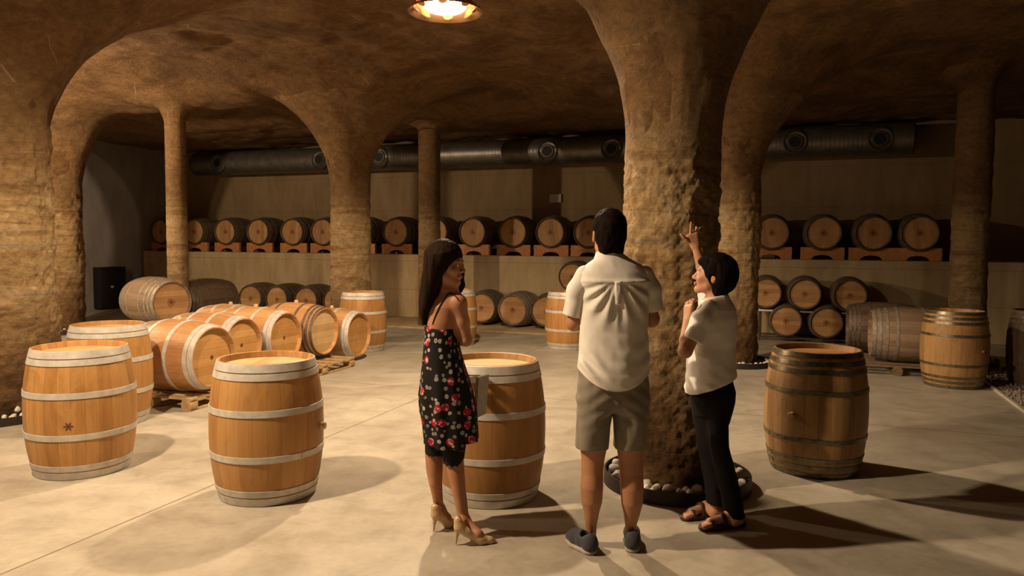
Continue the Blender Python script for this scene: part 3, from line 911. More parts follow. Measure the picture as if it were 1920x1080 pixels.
for px, lab in ((1476, 'left barrel on the bottom tier of the right hand rack'),
                (1553, 'second barrel on the bottom tier of the right hand rack'),
                (1632, 'third barrel on the bottom tier of the rack, hidden by the weathered barrel')):
    s = solve_s(px, offr); p = wpt(s, offr, 0) + V * (BH / 2 * KS)
    barrel((p.x, p.y, 0.07 + BR * KS - 0.02), lying_rot(N_), lab, 'old', GRK, None, True, KS)
for px, lab in ((1437, 'left barrel on the top tier of the right hand rack, beside the half hidden pillar'),
                (1511, 'middle barrel on the top tier of the right hand rack'),
                (1595, 'right barrel on the top tier of the right hand rack')):
    s = solve_s(px, offr); p = wpt(s, offr, 0) + V * (BH / 2 * KS)
    barrel((p.x, p.y, ztier + 0.015 + BR * KS - 0.012), lying_rot(N_), lab, 'old', GRK, None, True, KS)
rack(solve_s(1424, offr), solve_s(1655, offr), offr + 0.10, offr + 0.62, ztier, 'steel rack with two tiers of barrels at right')
s = solve_s(1072, -1.0); p = wpt(s, -1.0, 0) + V * (BH / 2 * KS)
zt2 = 0.72
barrel((p.x, p.y, zt2 + 0.015 + BR * KS - 0.012), lying_rot(N_), 'single upper tier barrel showing just left of the shoulder of the man', 'old', 'barrel on the rack behind the man', None, True, KS)
rack(s - 0.34, s + 0.9, -0.85, -0.40, zt2, 'steel rack hidden behind the man holding an upper barrel', False)

# weathered barrels on a pallet at right
GT = 'weathered barrels lying on the pallet at right'
pA = Vector((5.20, 9.75, 0)); pB = pA + V * 0.82 - U * 0.22
barrel((pA.x, pA.y, PZ + BR), lying_rot(U), 'weathered grey barrel lying on a pallet behind the dark hooped right barrel', 'grey', GT, None, False)
barrel((pB.x, pB.y, PZ + BR), lying_rot(U), 'dark barrel lying behind the weathered grey barrel on the right pallet', 'old', GT, None, False)
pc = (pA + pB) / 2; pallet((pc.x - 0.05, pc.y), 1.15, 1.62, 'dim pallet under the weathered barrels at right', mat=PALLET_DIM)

# ------------------------------------------------------------------ row of barrels on the ledge, each on a cradle
def cradle_meshes():
    arc = 0.318; cz = 0.485; w2 = 0.375; hh = 0.225
    top = []
    for i in range(15):
        x = -0.235 + 0.47 * i / 14
        top.append((x, cz - math.sqrt(arc ** 2 - x ** 2)))
    out = [(-w2, 0.05), (-w2, hh), (-0.26, hh)] + [(x, min(z, hh)) for x, z in top] + [(0.26, hh), (w2, hh), (w2, 0.05), (w2, 0.0), (0.27, 0.0)]
    for i in range(11):
        x = 0.19 - 0.38 * i / 10
        out.append((x, 0.085 * math.sqrt(max(0, 1 - (x / 0.19) ** 2))))
    out += [(-0.27, 0.0), (-w2, 0.0)]
    res = []
    for y0 in (-0.36, 0.28):
        bm = bmesh.new(); prism(bm, out, y0, y0 + 0.07)
        me = bpy.data.meshes.new('cradle_board'); bmesh.ops.recalc_face_normals(bm, faces=bm.faces[:]); bmesh.ops.triangulate(bm, faces=[f for f in bm.faces if len(f.verts) > 4]); bm.to_mesh(me); bm.free(); me.materials.append(CRADLE)
        res.append(('cradle_board', me))
    for x in (-0.33, 0.33):
        bm = bmesh.new(); add_box(bm, (x, 0, 0.09), (0.07, 0.57, 0.10), 0, 0.004)
        me = bpy.data.meshes.new('side_rail'); bm.to_mesh(me); bm.free(); me.materials.append(DARKWOOD)
        res.append(('side_rail', me))
    return res
CM = cradle_meshes()
ledge_px = [300, 362, 421, 482, 546, 603, 672, 740, 812, 885, 959, 1030, 1100, 1444, 1541, 1634, 1722]
where = ['first barrel of the ledge row at its far left end', 'second barrel of the ledge row, behind the thin left column', 'third barrel from the left on the ledge, pale head',
         'fourth barrel from the left on the ledge, in shade', 'fifth barrel from the left on the ledge, pale head', 'sixth barrel of the ledge row, touching the flaring pillar on its left',
         'barrel of the ledge row mostly hidden behind the flaring pillar', 'ledge barrel between the flaring pillar and the thin middle column', 'ledge barrel mostly hidden behind the thin middle column',
         'first ledge barrel to the right of the woman in the dress', 'second ledge barrel to the right of the woman in the dress', 'third ledge barrel right of the woman, under the junction box',
         'ledge barrel half hidden by the head of the man', 'first ledge barrel right of the half hidden pillar', 'second ledge barrel right of the half hidden pillar',
         'third ledge barrel right of the half hidden pillar', 'last dim ledge barrel at right before the weathered column']
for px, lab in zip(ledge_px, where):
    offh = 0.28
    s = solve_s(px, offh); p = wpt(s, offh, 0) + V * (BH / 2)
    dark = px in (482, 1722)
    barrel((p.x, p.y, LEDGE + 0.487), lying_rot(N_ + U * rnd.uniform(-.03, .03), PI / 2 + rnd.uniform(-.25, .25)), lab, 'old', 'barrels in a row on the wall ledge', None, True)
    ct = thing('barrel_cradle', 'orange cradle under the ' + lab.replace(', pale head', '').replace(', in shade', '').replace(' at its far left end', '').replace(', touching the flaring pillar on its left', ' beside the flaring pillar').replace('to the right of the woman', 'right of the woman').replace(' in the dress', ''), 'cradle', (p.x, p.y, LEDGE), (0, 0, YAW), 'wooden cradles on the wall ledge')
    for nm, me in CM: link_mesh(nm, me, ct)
#PEOPLE
# ------------------------------------------------------------------ people
def smin(a, b, k):
    if k <= 0: return np.minimum(a, b)
    h = np.clip(0.5 + 0.5 * (b - a) / k, 0, 1)
    return b + (a - b) * h - k * h * (1 - h)
class Vol:
    """a sampled distance field that is turned into one continuous mesh"""
    def __init__(self, lo, hi, h):
        self.lo = np.array(lo, float); self.h = h
        self.n = [int(math.ceil((hi[i] - lo[i]) / h)) + 1 for i in range(3)]
        self.F = np.full(self.n, 0.5, np.float32)
        self.ax = [self.lo[i] + h * np.arange(self.n[i]) for i in range(3)]
    def region(self, lo, hi):
        sl = []
        for i in range(3):
            a = max(0, int((lo[i] - self.lo[i]) / self.h) - 1); b = min(self.n[i], int((hi[i] - self.lo[i]) / self.h) + 3)
            if b <= a: return None
            sl.append(slice(a, b))
        return tuple(sl)
    def pts(self, sl):
        return np.meshgrid(self.ax[0][sl[0]], self.ax[1][sl[1]], self.ax[2][sl[2]], indexing='ij')
    def put(self, fn, lo, hi, k=0.02, op='add'):
        m = k + 0.03
        sl = self.region([v - m for v in lo], [v + m for v in hi])
        if sl is None: return
        d = fn(*self.pts(sl))
        if op == 'add': self.F[sl] = smin(self.F[sl], d, k)
        else: self.F[sl] = -smin(-self.F[sl], d, k)
    def cone(self, a, b, ra, rb=None, k=0.02, flat=None, op='add'):
        a = np.array(a, float); b = np.array(b, float); rb = ra if rb is None else rb
        ba = b - a; L2 = max(float(ba @ ba), 1e-9)
        f = flat[1] if flat else 1.0
        R = max(ra, rb) * max(1.0, f)
        def fn(X, Y, Z):
            qx, qy, qz = X - a[0], Y - a[1], Z - a[2]
            t = np.clip((qx * ba[0] + qy * ba[1] + qz * ba[2]) / L2, 0, 1)
            qx, qy, qz = qx - t * ba[0], qy - t * ba[1], qz - t * ba[2]
            l2 = qx * qx + qy * qy + qz * qz
            if flat:
                n = np.array(flat[0], float); n /= np.linalg.norm(n)
                c = qx * n[0] + qy * n[1] + qz * n[2]
                l2 = np.maximum(l2 - c * c, 0) + (c / f) ** 2
            return np.sqrt(l2) - (ra + (rb - ra) * t)
        self.put(fn, np.minimum(a, b) - R, np.maximum(a, b) + R, k, op)
    def path(self, pts, rs, k=0.015, flat=None):
        for i in range(len(pts) - 1): self.cone(pts[i], pts[i + 1], rs[i], rs[i + 1], k, flat)
    def ell(self, c, r, k=0.02, rot=None, op='add'):
        c = np.array(c, float); r = np.array(r, float)
        M = np.array(rot) if rot is not None else np.eye(3)
        R = float(max(r))
        def fn(X, Y, Z):
            x, y, z = X - c[0], Y - c[1], Z - c[2]
            u = M[0, 0] * x + M[1, 0] * y + M[2, 0] * z
            v = M[0, 1] * x + M[1, 1] * y + M[2, 1] * z
            w = M[0, 2] * x + M[1, 2] * y + M[2, 2] * z
            k0 = np.sqrt((u / r[0]) ** 2 + (v / r[1]) ** 2 + (w / r[2]) ** 2) + 1e-9
            k1 = np.sqrt((u / r[0] ** 2) ** 2 + (v / r[1] ** 2) ** 2 + (w / r[2] ** 2) ** 2) + 1e-9
            return k0 * (k0 - 1) / k1
        self.put(fn, c - R, c + R, k, op)
    def loft(self, rings, k=0.02, yaw=0.0, p=2.0):
        """rings: (z, cx, cy, rx, ry) ; a trunk with elliptical sections"""
        rg = sorted(rings); A = np.array(rg, float)
        ca, sa = math.cos(yaw), math.sin(yaw)
        R = float(max(A[:, 3].max(), A[:, 4].max()))
        lo = [A[:, 1].min() - R, A[:, 2].min() - R, A[0, 0]]; hi = [A[:, 1].max() + R, A[:, 2].max() + R, A[-1, 0]]
        def fn(X, Y, Z):
            zl = self.ax[2]; 
            zz = Z[0, 0, :]
            I = [np.interp(zz, A[:, 0], A[:, j])[None, None, :] for j in range(1, 5)]
            dx, dy = X - I[0], Y - I[1]
            u, v = dx * ca + dy * sa, -dx * sa + dy * ca
            q = (np.abs(u / I[2]) ** p + np.abs(v / I[3]) ** p) ** (1 / p)
            d = (q - 1) * np.minimum(I[2], I[3])
            return np.maximum(d, np.maximum(Z - A[-1, 0], A[0, 0] - Z))
        self.put(fn, lo, hi, k)
    def warp(self, fn):
        X, Y, Z = np.meshgrid(*self.ax, indexing='ij'); self.F = (self.F + fn(X, Y, Z)).astype(np.float32)
    def cut(self, fn):                                    # keep where fn < 0
        X, Y, Z = np.meshgrid(*self.ax, indexing='ij'); self.F = np.maximum(self.F, fn(X, Y, Z)).astype(np.float32)
    def mesh(self, name, mat, parent):
        F = self.F
        F[0], F[-1] = 0.5, 0.5; F[:, 0], F[:, -1] = 0.5, 0.5; F[:, :, 0], F[:, :, -1] = 0.5, 0.5
        S = F < 0
        cnt = sum(S[i:S.shape[0] - 1 + i, j:S.shape[1] - 1 + j, k:S.shape[2] - 1 + k].astype(np.int8) for i in (0, 1) for j in (0, 1) for k in (0, 1))
        act = (cnt > 0) & (cnt < 8)
        I = np.argwhere(act)
        idx = np.full(act.shape, -1, np.int64); idx[act] = np.arange(len(I))
        corners = [(i, j, k) for i in (0, 1) for j in (0, 1) for k in (0, 1)]
        cv = {c: F[I[:, 0] + c[0], I[:, 1] + c[1], I[:, 2] + c[2]] for c in corners}
        acc = np.zeros((len(I), 3)); num = np.zeros(len(I))
        for a in corners:
            for ax in range(3):
                if a[ax]: continue
                b_ = list(a); b_[ax] = 1; b_ = tuple(b_)
                fa, fb = cv[a], cv[b_]
                m = (fa < 0) != (fb < 0)
                t = np.where(m, fa / np.where(m, fa - fb, 1), 0)
                p = np.array(a, float)[None, :].repeat(len(I), 0); p[:, ax] = t
                acc += p * m[:, None]; num += m
        verts = self.lo + self.h * (I + acc / num[:, None])
        quads = []
        for ax in range(3):
            o1, o2 = (ax + 1) % 3, (ax + 2) % 3
            sh = list(F.shape); 
            A = [slice(1, -1)] * 3; B = [slice(1, -1)] * 3
            A[ax] = slice(0, -1); B[ax] = slice(1, None)
            s0, s1 = S[tuple(A)], S[tuple(B)]
            e = np.argwhere(s0 != s1)
            off = np.ones(3, int); off[ax] = 0
            e = e + off
            d1 = np.zeros(3, int); d1[o1] = 1; d2 = np.zeros(3, int); d2[o2] = 1
            g = lambda q: idx[q[:, 0], q[:, 1], q[:, 2]]
            q = np.stack([g(e - d1 - d2), g(e - d2), g(e), g(e - d1)], -1)
            inside = S[e[:, 0], e[:, 1], e[:, 2]]
            q = np.where(inside[:, None], q, q[:, ::-1])
            quads.append(q)
        quads = np.concatenate(quads); quads = quads[(quads >= 0).all(1)]
        return fast_mesh(name, verts, quads, mat, parent)

def skin_mat(name, c):
    t = NT(name); v = t.coords()
    n = t.noise(v, 7, 4, 0.6)
    col = t.ramp(n, [(0.3, [x * 0.85 for x in c]), (0.7, [min(1, x * 1.08) for x in c])])
    t.b.inputs['Subsurface Weight'].default_value = 0.08
    t.b.inputs['Subsurface Radius'].default_value = (0.02, 0.008, 0.004)
    return t.done(col, 0.5, spec=0.35)
SKIN_M = skin_mat('tanned_skin', (0.45, 0.215, 0.115))
SKIN_W = skin_mat('olive_skin', (0.42, 0.195, 0.105))
SKIN_L = skin_mat('light_skin', (0.50, 0.255, 0.145))
def hair_mat(name, c):
    t = NT(name); v = t.coords((60, 60, 3))
    n = t.noise(v, 1.5, 5, 0.6, 0.4)
    t.bump(n, 0.5, 0.004)
    t.b.inputs['IOR'].default_value = 1.12
    return t.done(t.ramp(n, [(0.3, [x * 0.5 for x in c]), (0.7, [x * 1.3 for x in c])]), 0.6, spec=0.25)
HAIR_D = hair_mat('black_brown_hair', (0.011, 0.007, 0.005))
HAIR_B = hair_mat('dark_brown_hair', (0.020, 0.011, 0.007))
def cloth_mat(name, c, bump=0.25, sc=180, sheen=0.12):
    t = NT(name); v = t.coords()
    n = t.noise(v, sc, 3); n2 = t.noise(v, 6, 4)
    t.bump(n, bump, 0.002)
    col = t.ramp(n2, [(0.3, [x * 0.9 for x in c]), (0.7, c)])
    t.b.inputs['Sheen Weight'].default_value = sheen
    return t.done(col, 0.85, spec=0.2)
SHIRT = cloth_mat('cream_cotton', (0.80, 0.75, 0.68))
TSHIRT = cloth_mat('white_jersey', (0.84, 0.80, 0.75))
SHORTS = cloth_mat('grey_brown_linen', (0.235, 0.20, 0.155), 0.4, 120)
TROUSER = cloth_mat('black_trouser_cloth', (0.005, 0.0045, 0.0045), 0.2, 180, 0.0)
LACE = cloth_mat('black_lace', (0.012, 0.009, 0.009), 0.8, 90, 0.0)
CANVAS = cloth_mat('blue_grey_canvas', (0.060, 0.060, 0.075), 0.4, 150)
SOLE = plain('pale_rubber_sole', (0.45, 0.40, 0.33), 0.7)
NUDE = plain('nude_patent_leather', (0.56, 0.38, 0.22), 0.25, 0, 8, 0.06)
LEATHER = plain('brown_sandal_leather', (0.075, 0.030, 0.018), 0.5)
PAPER = plain('pale_grey_paper', (0.42, 0.40, 0.34), 0.8)
EYEW = plain('eye_white', (0.6, 0.55, 0.5), 0.3)
LIP = plain('lip_red', (0.34, 0.09, 0.07), 0.4)
def floral():
    t = NT('floral_dress_cloth'); v = t.coords()
    sx = t.node('ShaderNodeSeparateXYZ'); t.link(v, sx.inputs[0])
    ang = t.math('ARCTAN2', sx.outputs[1], sx.outputs[0])
    cb = t.node('ShaderNodeCombineXYZ'); t.link(t.math('MULTIPLY', ang, 0.145), cb.inputs[0]); t.link(sx.outputs[2], cb.inputs[1])
    base = (0.010, 0.008, 0.009)
    nz = t.node('ShaderNodeTexNoise'); nz.inputs['Scale'].default_value = 110; t.link(v, nz.inputs['Vector'])
    def spots(scale, wob, off):
        x = t.node('ShaderNodeTexVoronoi', feature='F1', voronoi_dimensions='2D'); x.inputs['Scale'].default_value = scale; x.inputs['Randomness'].default_value = 0.9
        mp = t.node('ShaderNodeMapping'); mp.inputs['Location'].default_value = (off, off * 0.7, 0)
        t.link(cb.outputs[0], mp.inputs['Vector']); t.link(mp.outputs[0], x.inputs['Vector'])
        return t.math('ADD', x.outputs['Distance'], t.math('MULTIPLY', t.math('ADD', nz.outputs[0], -0.5), wob)), x.outputs['Color']
    d1, c1 = spots(24, 0.25, 0.0)
    s1 = t.node('ShaderNodeSeparateColor'); t.link(c1, s1.inputs[0])
    r1 = t.math('ADD', 0.16, t.math('MULTIPLY', s1.outputs[1], 0.16))
    white = t.math('MULTIPLY', t.math('LESS_THAN', d1, r1), t.math('GREATER_THAN', s1.outputs[0], 0.2))
    c = t.mix(white, base, t.mix(s1.outputs[2], (0.16, 0.16, 0.13), (0.50, 0.46, 0.42)))
    core = t.math('MULTIPLY', t.math('LESS_THAN', d1, 0.07), white)
    c = t.mix(core, c, (0.14, 0.13, 0.04))
    d2, c2 = spots(11, 0.2, 3.7)
    s2 = t.node('ShaderNodeSeparateColor'); t.link(c2, s2.inputs[0])
    sel = t.math('GREATER_THAN', s2.outputs[1], 0.45)
    red = t.math('MULTIPLY', t.math('LESS_THAN', d2, 0.24), sel)
    c = t.mix(red, c, (0.36, 0.015, 0.035))
    pet = t.noise(v, 55, 2)
    pk = t.math('MULTIPLY', red, t.math('GREATER_THAN', pet, 0.57))
    c = t.mix(pk, c, (0.60, 0.42, 0.38))
    return t.done(c, 0.8, spec=0.2)
FLORAL = floral()

class Pose:
    def __init__(self, px, py):
        self.o = FL(px, py); self.Y = self.o.y
        self.ppm = FPX / self.Y
    def p(self, px, py, dy=0.0):                  # local point seen at that place of the photo, dy behind the figure's plane
        q = W(px, py, self.Y + dy) - self.o
        return (q.x, q.y, q.z)
    def f(self, px, py, z=0.0):                   # local point on the floor
        q = FL(px, py, z) - self.o
        return (q.x, q.y, z)
    def ring(self, py, x0, x1, ry, cy=0.0):
        a, b_ = self.p(x0, py, cy), self.p(x1, py, cy)
        return ((a[2] + b_[2]) / 2, (a[0] + b_[0]) / 2, cy, (b_[0] - a[0]) / 2, ry)
def lerp(a, b, t): return tuple(a[i] + (b[i] - a[i]) * t for i in range(3))

def finger(v, base, d1, L, r=0.0085, curl=(0, 0, -1), bend=0.35):
    """a finger of three phalanges; d1 the pointing direction, curl the side it bends to"""
    d = np.array(d1, float); d /= np.linalg.norm(d); c = np.array(curl, float); c = c - d * (c @ d); c /= np.linalg.norm(c)
    p = np.array(base, float); pts = [p.copy()]; a = 0.0
    for k, l in enumerate((0.45, 0.31, 0.24)):
        p = p + (d * math.cos(a) + c * math.sin(a)) * L * l; pts.append(p.copy()); a += bend
    v.path(pts, [r, r * 0.97, r * 0.9, r * 0.78], 0.004)
def hand(v, wrist, dirv, palm_n, side, curls=(0.2, 0.25, 0.3, 0.4), spread=0.12, thumb=(0.6, 0.3), s=1.0, thumb_side=1):
    """palm of a hand from the wrist along dirv; palm_n out of the palm; side towards the thumb"""
    w = np.array(wrist, float); d = np.array(dirv, float); d /= np.linalg.norm(d)
    n = np.array(palm_n, float); n = n - d * (n @ d); n /= np.linalg.norm(n)
    sd = np.cross(n, d) * thumb_side
    kn = w + d * 0.088 * s
    for u, r in ((-0.028, 0.0145), (-0.009, 0.0155), (0.010, 0.0155), (0.028, 0.0145)):
        v.cone(w + d * 0.012 + sd * u * 0.55, kn + sd * u * s, 0.016 * s, r * s, 0.012)
    for i, (u, L) in enumerate(((0.030, 0.072), (0.010, 0.080), (-0.010, 0.074), (-0.029, 0.058))):
        fd = d + sd * (u * spread * 14)
        if isinstance(curls[i], tuple): bend, lift = curls[i]
        else: bend, lift = curls[i], 0.0
        fd = fd + n * lift
        finger(v, kn + sd * u * s, fd, L * s, 0.0085 * s, n, bend)
    tb = w + d * 0.03 * s + sd * 0.026 * s
    td = sd * 0.85 + d * thumb[0] + n * thumb[1]
    finger(v, tb, td, 0.075 * s, 0.0105 * s, n + d * 0.3, 0.18)

def rotz(a): return np.array([[math.cos(a), -math.sin(a), 0], [math.sin(a), math.cos(a), 0], [0, 0, 1]])
def head_shape(v, c, fd, up, s=1.0, female=True, k=0.015):
    """a head about point c (between the ears), facing fd; returns its frame"""
    F_ = np.array(fd, float); F_ /= np.linalg.norm(F_)
    Z = np.array(up, float); Z = Z - F_ * (Z @ F_); Z /= np.linalg.norm(Z)
    R_ = np.cross(F_, Z)                               # the head's right
    c = np.array(c, float)
    P = lambda f, r, z: c + (F_ * f + R_ * r + Z * z) * s
    M = np.stack([F_, R_, Z], 1)
    v.ell(P(-0.008, 0, 0.035), np.array((0.098, 0.076, 0.092)) * s, 0.01, M)          # cranium
    v.ell(P(0.038, 0, -0.025), np.array((0.058, 0.060, 0.085)) * s, 0.03, M)          # face
    v.cone(P(0.02, 0.045, -0.065), P(0.072, 0.012, -0.100), 0.022 * s, 0.016 * s, 0.02)
    v.cone(P(0.02, -0.045, -0.065), P(0.072, -0.012, -0.100), 0.022 * s, 0.016 * s, 0.02)
    v.ell(P(0.078, 0, -0.097), np.array((0.018, 0.020, 0.017)) * s, 0.015, M)         # chin
    v.cone(P(0.088, 0.032, 0.022), P(0.088, -0.032, 0.022), 0.013 * s, 0.013 * s, 0.015)   # brow
    for q in (-1, 1):
        v.ell(P(0.098, 0.031 * q, 0.004), np.array((0.016, 0.018, 0.012)) * s, 0.010, M, 'sub')
        v.ell(P(0.082, 0.031 * q, 0.003), np.array((0.013, 0.015, 0.012)) * s, 0.004, M)
        v.ell(P(0.070, 0.040 * q, -0.028), np.array((0.022, 0.020, 0.020)) * s, 0.02, M)   # cheeks
        # ears
        v.ell(P(-0.012, 0.080 * q, -0.008), np.array((0.018, 0.010, 0.031)) * s, 0.006, M)
        v.ell(P(-0.006, 0.090 * q, -0.004), np.array((0.009, 0.006, 0.016)) * s, 0.005, M, 'sub')
    v.cone(P(0.094, 0, 0.012), P(0.116, 0, -0.030), 0.0085 * s, 0.0115 * s, 0.010)    # nose
    for q in (-1, 1): v.ell(P(0.103, 0.011 * q, -0.034), np.array((0.011, 0.008, 0.008)) * s, 0.006, M)
    v.cone(P(0.098, 0.017, -0.060), P(0.098, -0.017, -0.060), 0.0065 * s, 0.0065 * s, 0.006)
    v.cone(P(0.095, 0.015, -0.071), P(0.095, -0.015, -0.071), 0.0070 * s, 0.0070 * s, 0.006)
    return P, M
def face_parts(P, M, root, s, lipmat):
    for q in (-1, 1):
        bm = bmesh.new(); bmesh.ops.create_uvsphere(bm, u_segments=16, v_segments=10, radius=0.0115 * s)
        c = P(0.0865, 0.031 * q, 0.004); e = bm_obj('eye', bm, EYEW, root, loc=c)
        bm = bmesh.new(); bmesh.ops.create_uvsphere(bm, u_segments=12, v_segments=8, radius=0.0062 * s)
        bm_obj('iris', bm, BLACK, e, loc=Vector(P(0.0935, 0.031 * q, 0.004)) - Vector(c))
        bm = bmesh.new(); tube(bm, [P(0.0995, 0.016 * q, 0.024), P(0.0975, 0.032 * q, 0.029), P(0.088, 0.048 * q, 0.024)], [0.0018 * s, 0.0024 * s, 0.0010 * s], 8)
        bm_obj('eyebrow', bm, HAIR_D, root)
    bm = bmesh.new()
    tube(bm, [P(0.090, -0.024, -0.064), P(0.1015, -0.009, -0.061), P(0.1025, 0, -0.0625), P(0.1015, 0.009, -0.061), P(0.090, 0.024, -0.064)], [0.0012 * s, 0.0042 * s, 0.0042 * s, 0.0042 * s, 0.0012 * s], 8)
    tube(bm, [P(0.090, -0.022, -0.066), P(0.0985, -0.009, -0.0685), P(0.0995, 0, -0.0690), P(0.0985, 0.009, -0.0685), P(0.090, 0.022, -0.066)], [0.0015 * s, 0.005 * s, 0.0055 * s, 0.005 * s, 0.0015 * s], 8)
    bm_obj('lips', bm, lipmat, root)

# ---------------- the man in the cream shirt and shorts, seen from behind
def build_man():
    A = Pose(1148, 1026)
    root = thing('person', 'person in cream short sleeved shirt and grey shorts standing with folded arms, back turned', 'person', A.o, group=None)
    H = 0.006
    v = Vol((-0.42, -0.42, -0.02), (0.42, 0.52, 1.90), H)
    # legs
    def leg(rs, k=0.02):
        v.loft([A.ring(py, x0, x1, ry, cy) for py, x0, x1, ry, cy in rs], k)
    leg([(730, 1086, 1148, 0.100, 0.0), (800, 1086, 1144, 0.090, 0.0), (838, 1088, 1138, 0.075, 0.0), (862, 1090, 1133, 0.066, 0.0), (885, 1090, 1131, 0.062, -0.004),
         (912, 1088, 1131, 0.064, -0.016), (940, 1090, 1129, 0.060, -0.016), (962, 1095, 1123, 0.048, -0.006), (985, 1098, 1119, 0.038, 0.012), (1014, 1097, 1117, 0.037, 0.035), (1028, 1093, 1117, 0.043, 0.05)])
    leg([(730, 1148, 1214, 0.100, 0.0), (800, 1152, 1211, 0.090, 0.0), (838, 1156, 1207, 0.075, 0.0), (862, 1160, 1205, 0.066, 0.0), (885, 1162, 1206, 0.062, -0.004),
         (915, 1163, 1207, 0.064, -0.016), (943, 1165, 1205, 0.060, -0.016), (962, 1169, 1200, 0.048, -0.006), (985, 1172, 1193, 0.038, 0.012), (1014, 1174, 1193, 0.037, 0.03), (1028, 1172, 1196, 0.043, 0.04)])
    v.ell(A.p(1149, 722), (0.165, 0.11, 0.09), 0.03)
    # trunk under the shirt
    v.loft([A.ring(py, x0, x1, ry, cy) for py, x0, x1, ry, cy in
            [(740, 1092, 1208, 0.10, 0), (690, 1096, 1206, 0.10, 0), (640, 1098, 1204, 0.095, 0), (580, 1096, 1208, 0.10, 0.0), (535, 1090, 1212, 0.095, 0.0), (505, 1096, 1206, 0.075, 0.0), (488, 1116, 1178, 0.06, 0.005)]], 0.03)
    v.loft([A.ring(py, x0, x1, ry, cy) for py, x0, x1, ry, cy in [(500, 1112, 1172, 0.062, 0.0), (480, 1118, 1166, 0.058, 0.005), (455, 1120, 1164, 0.056, 0.012), (430, 1122, 1162, 0.055, 0.02)]], 0.03)
    # arms: upper arms hang, forearms fold across the chest in front
    for (sh, el, wr, sgn) in ((A.p(1092, 524), A.p(1077, 606, 0.02), A.p(1128, 588, 0.20), 1), (A.p(1210, 522), A.p(1222, 598, 0.02), A.p(1166, 606, 0.23), -1)):
        v.cone(sh, lerp(sh, el, 0.5), 0.040, 0.042, 0.02); v.cone(lerp(sh, el, 0.5), el, 0.042, 0.042, 0.02)
        v.cone(el, lerp(el, wr, 0.35), 0.042, 0.043, 0.012); v.cone(lerp(el, wr, 0.35), wr, 0.043, 0.028, 0.012)
        d = np.array(wr) - np.array(el)
        hand(v, wr, (d[0], d[1] * 0.35, 0.25 * abs(d[0])), (0, -1, 0), sgn, (0.35, 0.38, 0.42, 0.5), 0.08, (0.7, 0.3), 1.05, sgn)
    # head turned slightly to the left and up
    hc = A.p(1142, 440, 0.03)
    P, M = head_shape(v, hc, (-0.12, 1.0, 0.14), (0, -0.14, 1), 1.06)
    v.cone(A.p(1142, 470, 0.015), lerp(hc, A.p(1142, 455, 0.02), 0.7), 0.058, 0.056, 0.03)
    v.mesh('body', SKIN_M, root)
    face_parts(P, M, root, 1.06, LIP)
    # cropped hair
    v = Vol((-0.2, -0.2, 1.4), (0.2, 0.25, 1.95), 0.005)
    v.ell(P(-0.012, 0, 0.040), np.array((0.106, 0.085, 0.099)) * 1.06, 0.01, M)
    v.ell(P(-0.045, 0, -0.02), np.array((0.070, 0.072, 0.075)) * 1.06, 0.03, M)
    v.cone(P(-0.06, 0.03, -0.075), P(-0.06, -0.03, -0.075), 0.032, 0.032, 0.03)
    for q in (-1, 1): v.ell(P(0.004, 0.095 * q, -0.012), np.array((0.030, 0.03, 0.045)) * 1.06, 0.006, M, 'sub')
    v.ell(P(0.10, 0, -0.03), np.array((0.075, 0.12, 0.095)) * 1.06, 0.01, M, 'sub')
    v.warp(lambda X, Y, Z: 0.003 * fbm(X * 45, Y * 45, Z * 30, 4, 2))
    v.mesh('hair', HAIR_D, root)
    # shirt
    v = Vol((-0.42, -0.32, 0.75), (0.42, 0.32, 1.62), 0.006)
    v.loft([A.ring(py, x0, x1, ry, cy) for py, x0, x1, ry, cy in
            [(732, 1081, 1217, 0.145, 0), (700, 1081, 1219, 0.145, 0), (660, 1085, 1216, 0.130, 0), (620, 1088, 1214, 0.118, 0), (585, 1088, 1216, 0.120, 0), (550, 1086, 1218, 0.122, 0),
             (527, 1082, 1220, 0.115, 0), (510, 1084, 1216, 0.098, 0), (495, 1100, 1202, 0.082, 0), (484, 1115, 1180, 0.070, 0.0), (476, 1117, 1168, 0.064, 0.004), (470, 1118, 1167, 0.063, 0.006)]], 0.02, 0, 2.2)
    def shirt_cut(X, Y, Z):
        zc = A.p(1150, 725)[2]; zs = A.p(1084, 692)[2]
        x = (X - A.p(1150, 725)[0]) / 0.19
        hem = zc + (zs - zc) * np.clip(np.abs(x), 0, 1.2) ** 2.2
        neck = Z - (A.p(1142, 476)[2] + np.clip(Y, -0.1, 0.1) * -0.2)
        return np.maximum(hem - Z, neck)
    zy = A.p(1150, 530)[2]; xm = A.p(1153, 530)[0]; zw = A.p(1150, 690)[2]
    def folds(X, Y, Z):
        back = np.clip(-Y * 14, 0, 1)
        # fan of folds falling from the yoke pleat to the armpits
        r = np.hypot(X - xm, (Z - zy + 0.01)); ang = np.arctan2(np.abs(X - xm), -(Z - zy - 0.03))
        fan = np.sin(ang * 17) * np.exp(-((r - 0.13) / 0.08) ** 2) * np.clip((zy + 0.01 - Z) * 30, 0, 1)
        sag = 1.9 * np.sin((Z - 1.6 * np.abs(X - xm) ** 1.5 + 0.25 * (X - xm) - zw) * 62) * np.exp(-((Z - zw - 0.04) / 0.10) ** 2) * (0.4 + 0.6 * vnoise(X * 7, Y * 4, Z * 9, 5))
        yoke = -0.006 * np.exp(-((Z - zy - 0.012) / 0.010) ** 2) * (np.abs(X - xm) < 0.19)
        pleat = -0.010 * ((np.abs(X - xm) < 0.016) & (Z < zy + 0.012) & (Z > zy - 0.11))
        n = 0.004 * fbm(X * 9 + Z * 3, Y * 9, Z * 7, 2, 3)
        return back * (0.0065 * fan + 0.008 * sag + yoke + pleat) + n
    v.warp(folds); v.cut(shirt_cut)
    v.mesh('shirt', SHIRT, root)
